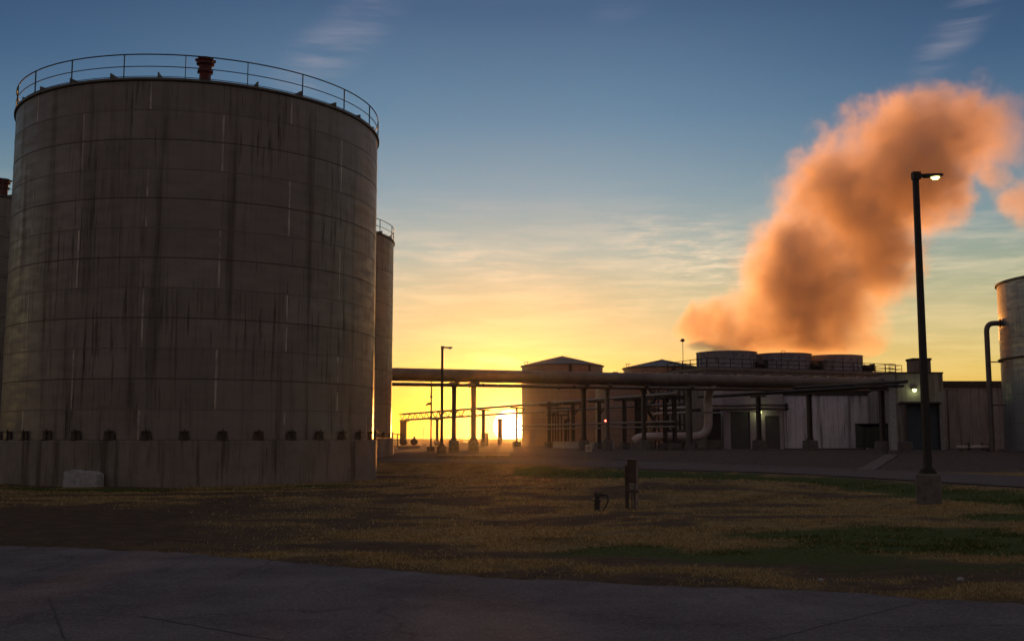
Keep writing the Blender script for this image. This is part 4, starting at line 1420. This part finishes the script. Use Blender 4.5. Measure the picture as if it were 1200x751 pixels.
far_tank(611.5, 706.5, 430, 417.5, 171, 'left of two peaked roof tanks, partly hidden by the short tank')
far_tank(731, 822, 432.5, 421.5, 176, 'right of two peaked roof tanks, behind the cooling tower corner')
far_tank(697.5, 763, 441, 440, 150, 'short buff tank with a sunlit left edge standing before the gap between the peaked tanks', peak=False)

# low pale containment wall in front of peaked tanks
a = at(648, 523, 128); b2 = at(722, 523, 124)
root = MB(); gz = H(a.x, 126)
d = Vector((b2.x - a.x, -2, 0))
root.box((d.length / 2, 0, .35), (d.length, .25, .9))
o = root.build('containment_wall', M['conc_pale'], loc=(a.x, 128, gz)); o.rotation_euler = (0, 0, math.atan2(d.y, d.x))
tag(o, 'low pale containment wall at the foot of the left peaked tank', 'wall')

# piping manifold in front of the left peaked tank
P = at(645, 520, 136); gz = H(P.x, 136)
root = thing('pipe_manifold', (P.x, 136, gz), 'cluster of thin upright pipes under a small frame before the left peaked tank', 'pipe manifold')
dxp = 136 / FPX
mb = MB()
for off, tp in ((0, 472), (3, 484), (6, 486), (9, 478), (13, 486), (17, 492), (18.5, 492), (21, 478)):
    x = off * dxp; z_ = zat(tp, 136) - gz
    mb.tube([(x, 0, 0), (x, 0, z_), (x + (.5 if off % 2 else -.4), 0, z_)], .10, 8, bend=.15)
mb.build('upright_pipe', M['steel'], root)
mb = MB()
for z_ in (zat(478, 136), zat(486, 136), zat(498, 136)):
    mb.cyl((-.5, .1, z_ - gz), (21 * dxp, .1, z_ - gz), .08, n=8)
mb.build('header_pipe', M['steel'], root)
for q in range(5):
    x = (-1 + 3.2 * q) * dxp
    MB().box((x, 0, zat(473, 136) - gz), (.25, .5, .35)).cyl((x, 0, zat(473, 136) - gz), (x, 0, zat(470.5, 136) - gz), .16, n=8).build('valve', M['steel'], root)

# steel stair frame between short tank and cooling tower
Yf = 121.0; P = at(758, 520, Yf); gz = H(P.x, Yf)
root = thing('stair_frame', (P.x, Yf, gz), 'dense steel stair frame with landings left of the cooling tower', 'stair frame')
s = Yf / FPX
W_ = 44 * s; zt_ = zat(452, Yf) - gz
mb = MB()
for x in (0, 14 * s, 30 * s, 44 * s):
    for y in (0, 3.2): mb.bar((x, y, 0), (x, y, zt_), .2)
for py in (452, 466, 480, 497):
    z_ = zat(py, Yf) - gz
    for y in (0, 3.2): mb.bar((0, y, z_), (W_, y, z_), .16)
    for x in (0, 14 * s, 30 * s, 44 * s): mb.bar((x, 0, z_), (x, 3.2, z_), .14)
mb.build('frame', M['steel'], root)
zz = [zat(p, Yf) - gz for p in (519, 497, 480, 466, 452)]
for k in range(4):
    xa, xb = (2 * s, 13 * s) if k % 2 == 0 else (13 * s, 2 * s)
    st_ = MB()
    for y in (.5, 1.4): st_.bar((xa, y, zz[k]), (xb, y, zz[k + 1]), .08, .22)
    n_ = 9
    for i in range(n_):
        f = (i + .5) / n_; st_.box((xa + (xb - xa) * f, .95, zz[k] + (zz[k + 1] - zz[k]) * f), (.28, .86, .04))
    for y in (.45, 1.45): st_.bar((xa, y, zz[k] + 1), (xb, y, zz[k + 1] + 1), .05)
    st_.build('stair_flight', M['steel'], root)
mb = MB()
for k, (xa, xb) in enumerate(((14, 30), (30, 44), (14, 44))):
    z_ = zz[k + 1]
    mb.bx(xa * s, xb * s, .1, 3.1, z_ + .09, z_ + .14)
    railing(mb, [(xa * s, .1, z_ + .14), (xb * s, .1, z_ + .14)], sp=1.2, r=.035)
mb.build('landing', M['steel'], root)
mb = MB()
for (xa, xb, k) in ((14, 30, 0), (30, 44, 1), (0, 14, 2), (14, 30, 3)):
    mb.bar((xa * s, 3.2, zz[k]), (xb * s, 3.2, zz[k + 1]), .1); mb.bar((xb * s, 3.2, zz[k]), (xa * s, 3.2, zz[k + 1]), .1)
mb.build('cross_brace', M['steel'], root)
# pale pipes threading the frame
for q, (py_, pa, pb, rr, lbl) in enumerate(((478, 778, 806, .15, 'upper of two short pale pipes left of the thick grey column'),
                                            (484, 770, 806, .15, 'lower of two short pale pipes left of the thick grey column'))):
    a = at(pa, py_ + .8, 112.5); b2 = at(pb, py_ - .6, 112.5)
    r_ = thing('short_pipe', (a.x, 112.5, H(a.x, 112.5)), lbl, 'pipe', 'short pale pipes')
    o_ = Vector((a.x, 112.5, H(a.x, 112.5)))
    MB().tube([a - o_ + Vector((0, 1.8, 0)), a - o_, b2 - o_], rr, 12, bend=.4).build('pipe', M['pipe_pale'], r_)
    MB().bar(Vector((1.0, 0, 0)), Vector((1.0, 0, a.z - o_.z - rr)), .1).build('stand', M['steel'], r_)
# junction of machinery behind the white pipe
P = at(797, 515, 122); gz = H(P.x, 122)
root = thing('pump_housing', (P.x, 122, gz), 'dark motor and pump set on a plinth behind the lying white pipe', 'pump')
MB().box((0, 0, .35), (3.6, 1.8, .7)).build('plinth', M['conc'], root)
MB().cyl((-1.4, 0, 1.5), (.4, 0, 1.5), .62, n=20).box((-.5, 0, .95), (1.4, .9, .5)).build('motor', M['steel'], root)
MB().lathe([(.2, -.45), (.75, -.4), (.8, .4), (.2, .45)], 20).build('volute', M['steel'], root, loc=(1.1, 0, 1.5))
MB().tube([(1.1, 0, 2.1), (1.1, 0, 4.4), (2.4, 0, 4.4)], .2, 12, bend=.5).build('outlet_pipe', M['steel'], root)

# dark tank like vessels under the doorway block's left
P = at(838, 520, 117); gz = H(P.x, 117)
root = thing('pump_recess', (P.x, 117, gz), 'dark louvred cabinet between the upturned white pipe and the doorway block', 'cabinet')
hh = zat(485, 117) - gz
mb = MB().bx(-.7, .7, 0, 1.2, 1.0, hh)
for i in range(12): mb.bx(-.62, .62, -.06, -.003, 1.2 + i * .26, 1.2 + i * .26 + .12)
mb.build('casing', M['pipe_dark'], root)
MB().bx(-.85, .85, -.2, 1.4, -.1, .995).build('plinth', M['conc'], root)

# ------------------------------------------------------------------ yard details
# concrete pad near the far street lamp
P = at(512, 541, 81); gz = H(P.x, 82)
a = at(512, 533, 81); b2 = at(598, 533, 81)
o = MB().bx(0, b2.x - a.x, 0, 2.6, -.3, a.z - gz).build('concrete_pad', M['conc'], loc=(a.x, 81, gz), bevel=.03)
tag(o, 'low raised concrete pad on the grass below the setting sun', 'concrete pad')

# street lamps
def street_lamp(loc, h, ped_w, ped_h, pole_w, label, lit, rz=0.0, scale=1.0):
    r_ = thing('street_lamp', loc, label, 'street lamp', 'street lamps', rz=rz)
    mb = MB().lathe([(ped_w / 2, -.5), (ped_w / 2, ped_h - .03), (ped_w / 2 - .03, ped_h), (.02, ped_h)], 32)
    mb.build('pedestal', M['conc'], r_)
    mb = MB().box((0, 0, ped_h + .02), (pole_w * 2.0, pole_w * 2.0, .04))
    for sx in (-1, 1):
        for sy in (-1, 1):
            mb.cyl((sx * pole_w * .8, sy * pole_w * .8, ped_h), (sx * pole_w * .8, sy * pole_w * .8, ped_h + .12), .022, n=8)
    mb.box((0, 0, ped_h + .10), (pole_w * 1.35, pole_w * 1.35, .14))
    mb.build('base_plate', M['pole'], r_)
    a = pole_w / 2; bt = pole_w * .38
    p = MB().add([(-a, -a, ped_h + .04), (a, -a, ped_h + .04), (a, a, ped_h + .04), (-a, a, ped_h + .04), (-bt, -bt, h), (bt, -bt, h), (bt, bt, h), (-bt, bt, h)],
                 [(3, 2, 1, 0), (4, 5, 6, 7), (0, 1, 5, 4), (1, 2, 6, 5), (2, 3, 7, 6), (3, 0, 4, 7)])
    p.box((0, -a * .98, ped_h + .55), (pole_w * .45, .02, .2))
    p.build('pole', M['pole'], r_, bevel=.01)
    MB().box((.02, 0, h - .09), (pole_w * 1.15, pole_w * 1.05, .24)).box((.20, 0, h - .08), (.28, .09, .10)).build('arm', M['pole'], r_)
    hd_ = MB().add([(.28, -.14, h - .14), (.84, -.17, h - .11), (.84, .17, h - .11), (.28, .14, h - .14), (.28, -.12, h - .04), (.82, -.13, h - .03), (.82, .13, h - .03), (.28, .12, h - .04)],
                   [(3, 2, 1, 0), (4, 5, 6, 7), (0, 1, 5, 4), (1, 2, 6, 5), (2, 3, 7, 6), (3, 0, 4, 7)]).build('lamp_head', M['pole'], r_, bevel=.012)
    MB().lathe([(.001, -.09), (.09, -.07), (.13, -.03), (.14, 0)], 16).build('lens', M['led'] if lit else M['steel_grey'], hd_, loc=(.63, 0, h - .132))
    if lit:
        ld = bpy.data.lights.new('street_light', 'SPOT'); ld.energy = 60; ld.color = (1, .93, .6); ld.spot_size = R(150); ld.spot_blend = 1; ld.shadow_soft_size = .12
        lo = bpy.data.objects.new('street_light', ld); scene.collection.objects.link(lo); lo.parent = r_; lo.location = (.63, 0, h - .26)
    return r_


g = ground_hit(1089, 590)
hl_ = at(1076, 203, g.y).z - g.z
street_lamp(g, hl_, .74, at(1089, 555, g.y).z - g.z, .21, 'tall lit street lamp on a round concrete pedestal at the right, head against the steam', True)
g2 = at(517.5, 531, 88)
g2z = H(g2.x, 88)
street_lamp((g2.x, 88, g2z), at(517, 406, 88).z - g2z, .8, .7, .24, 'unlit street lamp in silhouette above the raised pad left of the sun', False)

# thin camera mast next to it
P = at(505, 525, 100); gz = H(P.x, 100)
root = thing('instrument_mast', (P.x, 100, gz), 'thin dark mast with two small fittings between the far street lamp and the tanks', 'mast')
hh = at(505, 444, 100).z - gz
MB().cyl((0, 0, 0), (0, 0, hh), .09, .06, 10).build('pole', M['steel'], root)
MB().box((-.2, 0, at(505, 473, 100).z - gz), (.3, .2, .2)).bar((-.3, 0, at(505, 473, 100).z - gz), (-.5, 0, at(505, 475, 100).z - gz), .14).build('camera_arm', M['black'], root)
MB().box((0, -.08, at(505, 465, 100).z - gz), (.2, .2, .25)).build('junction_box', M['black'], root)
MB().box((0, 0, .15), (.7, .7, .6)).build('pedestal', M['conc'], root)

# slim pole at 553
P = at(553.2, 520, 120); gz = H(P.x, 120)
root = thing('slim_post', (P.x, 120, gz), 'slim post just left of the sun behind the trestle', 'post')
MB().cyl((0, 0, 0), (0, 0, at(553, 478, 120).z - gz), .09, n=8).build('pole', M['steel'], root)
MB().box((0, -.1, at(553, 500, 120).z - gz), (.25, .2, .4)).build('switch_box', M['black'], root)

# chimney like stack in front of the sun
P = at(586, 513, 190); gz = H(P.x, 190)
root = thing('squat_stack', (P.x, 190, gz), 'short square stack silhouetted on the left edge of the sun', 'chimney')
MB().box((0, 0, (at(586, 491, 190).z - gz) / 2), (.85, .85, at(586, 491, 190).z - gz)).build('stack', M['steel'], root)
MB().box((0, 0, at(586, 491, 190).z - gz + .06), (1.05, 1.05, .12)).build('cap', M['steel'], root)
# cabinet by trestle post
P = at(568, 516, 168); gz = H(P.x, 168)
root = thing('control_cabinet', (P.x, 168, gz), 'small control cabinet at the foot of the trestle post left of the sun', 'cabinet')
MB().box((0, 0, 1.0), (1.1, .8, 2.0)).build('casing', M['steel'], root, bevel=.03)
MB().box((-.1, -.43, 1.1), (.8, .05, 1.5)).build('door', M['steel_grey'], root)

# pump skid left below the trestle end
P = at(479, 524, 128); gz = H(P.x, 128)
root = thing('pump_skid', (P.x, 128, gz), 'squat pump skid with two rounded motors below the far left end of the trestle', 'pump')
MB().box((0, 0, .15), (2.6, 1.4, .3)).build('skid', M['conc'], root)
for q in (-.65, .65): MB().cyl((q, -.5, .75), (q, .5, .75), .42, n=16).cyl((q, 0, 1.1), (q, 0, 1.4), .12, n=10).build('motor', M['steel'], root)
# guard fence left
P = at(448, 514, 150); gz = H(P.x, 150)
root = thing('guard_fence', (P.x, 150, gz), 'short two rail fence by the horizon next to the tank foundation', 'fence')
mb = MB(); railing(mb, [(0, 0, 0), (3.2, 0, 0)], h=1.75, sp=1.1, r=.06)
mb.build('rail', M['steel'], root)

# far utility poles
for px, Y, lbl in ((496.5, 1250, 'tiny far utility pole on the horizon left of the far street lamp'), (523, 1300, 'tiny far utility pole on the horizon right of the far street lamp')):
    P = at(px, 513, Y)
    r_ = thing('utility_pole', (P.x, Y, H(P.x, Y)), lbl, 'utility pole', 'far utility poles')
    MB().cyl((0, 0, 0), (0, 0, 13), .35, .25, 8).build('pole', M['wood'], r_)
    MB().bar((-2.4, 0, 11.5), (2.4, 0, 11.5), .4).build('cross_arm', M['wood'], r_)

# small notice board in the yard
P = at(690, 531, 96); gz = H(P.x, 96)
root = thing('notice_sign', (P.x, 96, gz), 'small square pale notice sign on the yard edge below the column with the red lamp', 'sign')
zz = at(690, 525, 96).z - gz
MB().bar((-.2, .03, -.1), (-.2, .03, zz), .06).bar((.2, .03, -.1), (.2, .03, zz), .06).build('post', M['steel_grey'], root)
MB().box((0, 0, zz), (.6, .03, .66)).build('board', M['sign'], root)
MB().lathe([(.16, 0), (.16, .012), (.10, .012), (.10, 0)], 20).build('symbol', M['box'], root, loc=(0, -.016, zz)).rotation_euler = (PI / 2, 0, 0)

# utility pedestal in the grass
g = ground_hit(741, 596)
root = thing('meter_post', g, 'brown meter box hung between two short weathered posts in the dry grass', 'meter post')
kx = g.y / FPX
hh = at(741, 538, g.y).z - g.z
MB().box((-6.0 * kx, 0, hh / 2 - .1), (4.2 * kx, .11, hh - .15)).build('post', M['box'], root, bevel=.006)
MB().box((5.2 * kx, -.02, hh / 2 - .1), (3.2 * kx, .10, hh + .2)).build('post', M['wood'], root, bevel=.006)
bxp = MB().box((-.6 * kx, -.03, hh - 13.6 * kx), (9.4 * kx, .24, 26.5 * kx)).build('meter_box', M['box'], root, bevel=.012)
MB().box((-.6 * kx, -.16, hh - 13.6 * kx), (7.4 * kx, .015, 22 * kx)).build('door', M['box'], bxp, bevel=.004)
MB().box((-.6 * kx, -.03, hh + .5 * kx), (12.5 * kx, .30, .025)).build('rain_cap', M['wood'], bxp)
MB().box((-.6 * kx, -.09, hh - 36.5 * kx), (14.5 * kx, .06, .07)).build('cross_bar', M['box'], root)
MB().tube([(-1.5 * kx, -.03, hh - 27 * kx), (-1.5 * kx, -.03, hh - 33 * kx), (1.6 * kx, -.03, hh - 34 * kx), (2.4 * kx, -.03, hh - 27 * kx)], .018, 8, bend=.05).build('cable_loop', M['conc_pale'], root)
MB().tube([(2.6 * kx, .02, hh - 27 * kx), (2.6 * kx, .02, -.1)], .022, 8).tube([(0, .02, hh - 36 * kx), (0, .02, -.1)], .022, 8).build('conduit', M['steel_grey'], root)

# yard hydrant with hanging hose
g = ground_hit(700, 599)
root = thing('yard_hydrant', g, 'small dark yard hydrant with drooping hose in the grass left of the meter box', 'hydrant')
kx = g.y / FPX
MB().lathe([(.115, -.08), (.115, .03), (.085, .05), (.082, .26), (.10, .28), (.10, .33), (.07, .35), (.068, .42), (.09, .44), (.085, .50), (.04, .54), (.01, .545)], 20).build('body', M['black'], root)
MB().box((0.02, 0, .50), (.26, .05, .04)).cyl((.05, 0, .46), (.21, 0, .47), .032, n=10).cyl((-.03, 0, .54), (-.03, 0, .575), .03, n=8).build('handle', M['black'], root)
MB().tube([(.20, 0, .47), (.30, 0, .46), (.32, -.02, .30), (.24, -.02, .12), (.16, -.05, .03)], .022, 8, bend=.08).build('hose', M['black'], root)

# pale stones near the road edge
for px, py, r0, lbl in ((962, 681, .035, 'small white stone in the dark grass right of centre near the road'), (1126, 681, .05, 'small white stone in the grass at lower right')):
    g = ground_hit(px, py)
    bm = MB()
    n1_, n2_ = 8, 6
    vs = []
    for i in range(n2_ + 1):
        for j in range(n1_):
            th = PI * i / n2_; ph = 2 * PI * j / n1_
            rr = r0 * random.uniform(.8, 1.15)
            vs.append((rr * math.sin(th) * math.cos(ph) * 1.3, rr * math.sin(th) * math.sin(ph), rr * math.cos(th) * .7))
    fs = [(i * n1_ + j, i * n1_ + (j + 1) % n1_, (i + 1) * n1_ + (j + 1) % n1_, (i + 1) * n1_ + j) for i in range(n2_) for j in range(n1_)]
    bm.add(vs, fs)
    tag(bm.build('stone', M['conc_pale'], loc=(g.x, g.y, g.z + r0 * .6)), lbl, 'stone')

# ------------------------------------------------------------------ steam plume
YP = 139.0
SPH = [(822, 382, 34), (862, 388, 44), (905, 402, 44), (955, 402, 46), (1000, 400, 40), (915, 350, 62), (968, 355, 66), (955, 300, 74), (1008, 300, 70), (985, 248, 76),
       (1030, 205, 80), (1078, 170, 68), (1120, 153, 56), (1165, 148, 42), (1165, 200, 22), (1090, 225, 50), (1212, 236, 40), (1190, 165, 30)]
S3 = []
for i, (px, py, rr) in enumerate(SPH):
    P = at(px, py, YP + (i % 3 - 1) * 1.5 + max(0, (400 - py)) * .02)
    S3.append((P, rr * YP / FPX))
m = bpy.data.materials.new('steam'); m.use_nodes = True
t = NT(m.node_tree); t.n.clear()
tcn = t.node('ShaderNodeTexCoord'); O = tcn.outputs['Object']
nz = t.node('ShaderNodeTexNoise'); t.l.new(O, nz.inputs['Vector']); nz.inputs['Scale'].default_value = 0.13; nz.inputs['Detail'].default_value = 6; nz.inputs['Roughness'].default_value = 0.6
dis = t.vmath('MULTIPLY', t.vmath('SUBTRACT', nz.outputs[1], (0.5, 0.5, 0.5)), (9.5, 9.5, 9.5))
Pp = t.vmath('ADD', O, dis)
acc = None
for P, rr in S3:
    dv = t.math('MULTIPLY', t.vmath('DISTANCE', Pp, tuple(P), out=1), 1.0 / (rr * 1.18))
    v = t.math('SUBTRACT', 1.0, dv)
    acc = v if acc is None else t.math('MAXIMUM', acc, v)
fine = t.noise(O, 0.38, 7, 0.66)
fld = t.math('ADD', acc, t.math('MULTIPLY', t.math('SUBTRACT', fine, 0.5), 1.1))
den = t.maprange(fld, -0.03, 0.62, smooth=True)
lump = t.maprange(t.noise(t.mapping(O, loc=(3, 0, 5), rot=(0, R(-35), 0), sc=(1, 1, 0.6)), 0.10, 4, 0.55), 0.36, 0.64, 0.30, 1.6, smooth=True)
den = t.math('MULTIPLY', den, lump)
# thins out to the right and with height
so = t.node('ShaderNodeSeparateXYZ'); t.l.new(O, so.inputs[0])
thin = t.maprange(so.outputs[0], 58, 71, 1.0, 0.25, smooth=True)
base = t.maprange(so.outputs[2], 12.2, 14.5, 0.25, 1.0, smooth=True)
den = t.math('MULTIPLY', t.math('MULTIPLY', t.math('MULTIPLY', den, thin), base), 0.34)
pv = t.node('ShaderNodeVolumePrincipled')
pv.inputs['Color'].default_value = (0.97, 0.83, 0.71, 1)
pv.inputs['Anisotropy'].default_value = 0.5
t.l.new(den, pv.inputs['Density'])
mo = t.node('ShaderNodeOutputMaterial'); t.l.new(pv.outputs[0], mo.inputs['Volume'])
# closed hull swept along the plume
spine = [(870, 428, 95), (915, 395, 125), (945, 345, 125), (970, 295, 122), (1000, 240, 125), (1050, 190, 128), (1110, 160, 120), (1180, 175, 125), (1260, 185, 115), (1290, 188, 70)]
pts = []
for px, py, rr in spine:
    P = at(px, py, YP + max(0, (400 - py)) * .02); pts.append((P, rr * YP / FPX))
nseg = 20; vs = []
for i, (p, rr) in enumerate(pts):
    d = (pts[min(i + 1, len(pts) - 1)][0] - pts[max(i - 1, 0)][0]); d.y = 0; d.normalize()
    if i == 0: d = Vector((0.25, 0, 1)).normalized()
    x_ = Vector((0, 1, 0)); u_ = d.cross(x_).normalized()
    for k in range(nseg):
        a = 2 * PI * k / nseg
        q = p + (x_ * math.cos(a) * .92 + u_ * math.sin(a)) * rr
        q.z = max(q.z, 11.9 + i * .01)
        vs.append(q)
fs = [(i * nseg + k, i * nseg + (k + 1) % nseg, (i + 1) * nseg + (k + 1) % nseg, (i + 1) * nseg + k) for i in range(len(pts) - 1) for k in range(nseg)]
mbp = MB().add(vs, fs).add([], [])
mbp.f.append(tuple(reversed(range(nseg)))); mbp.sm.append(False); mbp.mi.append(0)
mbp.f.append(tuple((len(pts) - 1) * nseg + k for k in range(nseg))); mbp.sm.append(False); mbp.mi.append(0)
pl = mbp.build('steam_plume', m)
tag(pl, 'orange sunlit steam plume drifting up and right from the cooling tower', 'steam', kind='stuff')

# ------------------------------------------------------------------ thin evening haze: one closed box round everything
hm = bpy.data.materials.new('haze'); hm.use_nodes = True
t = NT(hm.node_tree); t.n.clear()
pv = t.node('ShaderNodeVolumePrincipled')
pv.inputs['Color'].default_value = (1.0, 0.86, 0.70, 1)
pv.inputs['Density'].default_value = 0.00003
pv.inputs['Anisotropy'].default_value = 0.92
mo = t.node('ShaderNodeOutputMaterial'); t.l.new(pv.outputs[0], mo.inputs['Volume'])
hz_ = MB().bx(-2750, 2750, -2750, 2750, -1.3, 64).build('haze', hm)
tag(hz_, 'thin warm haze in the evening air', 'haze', kind='stuff')
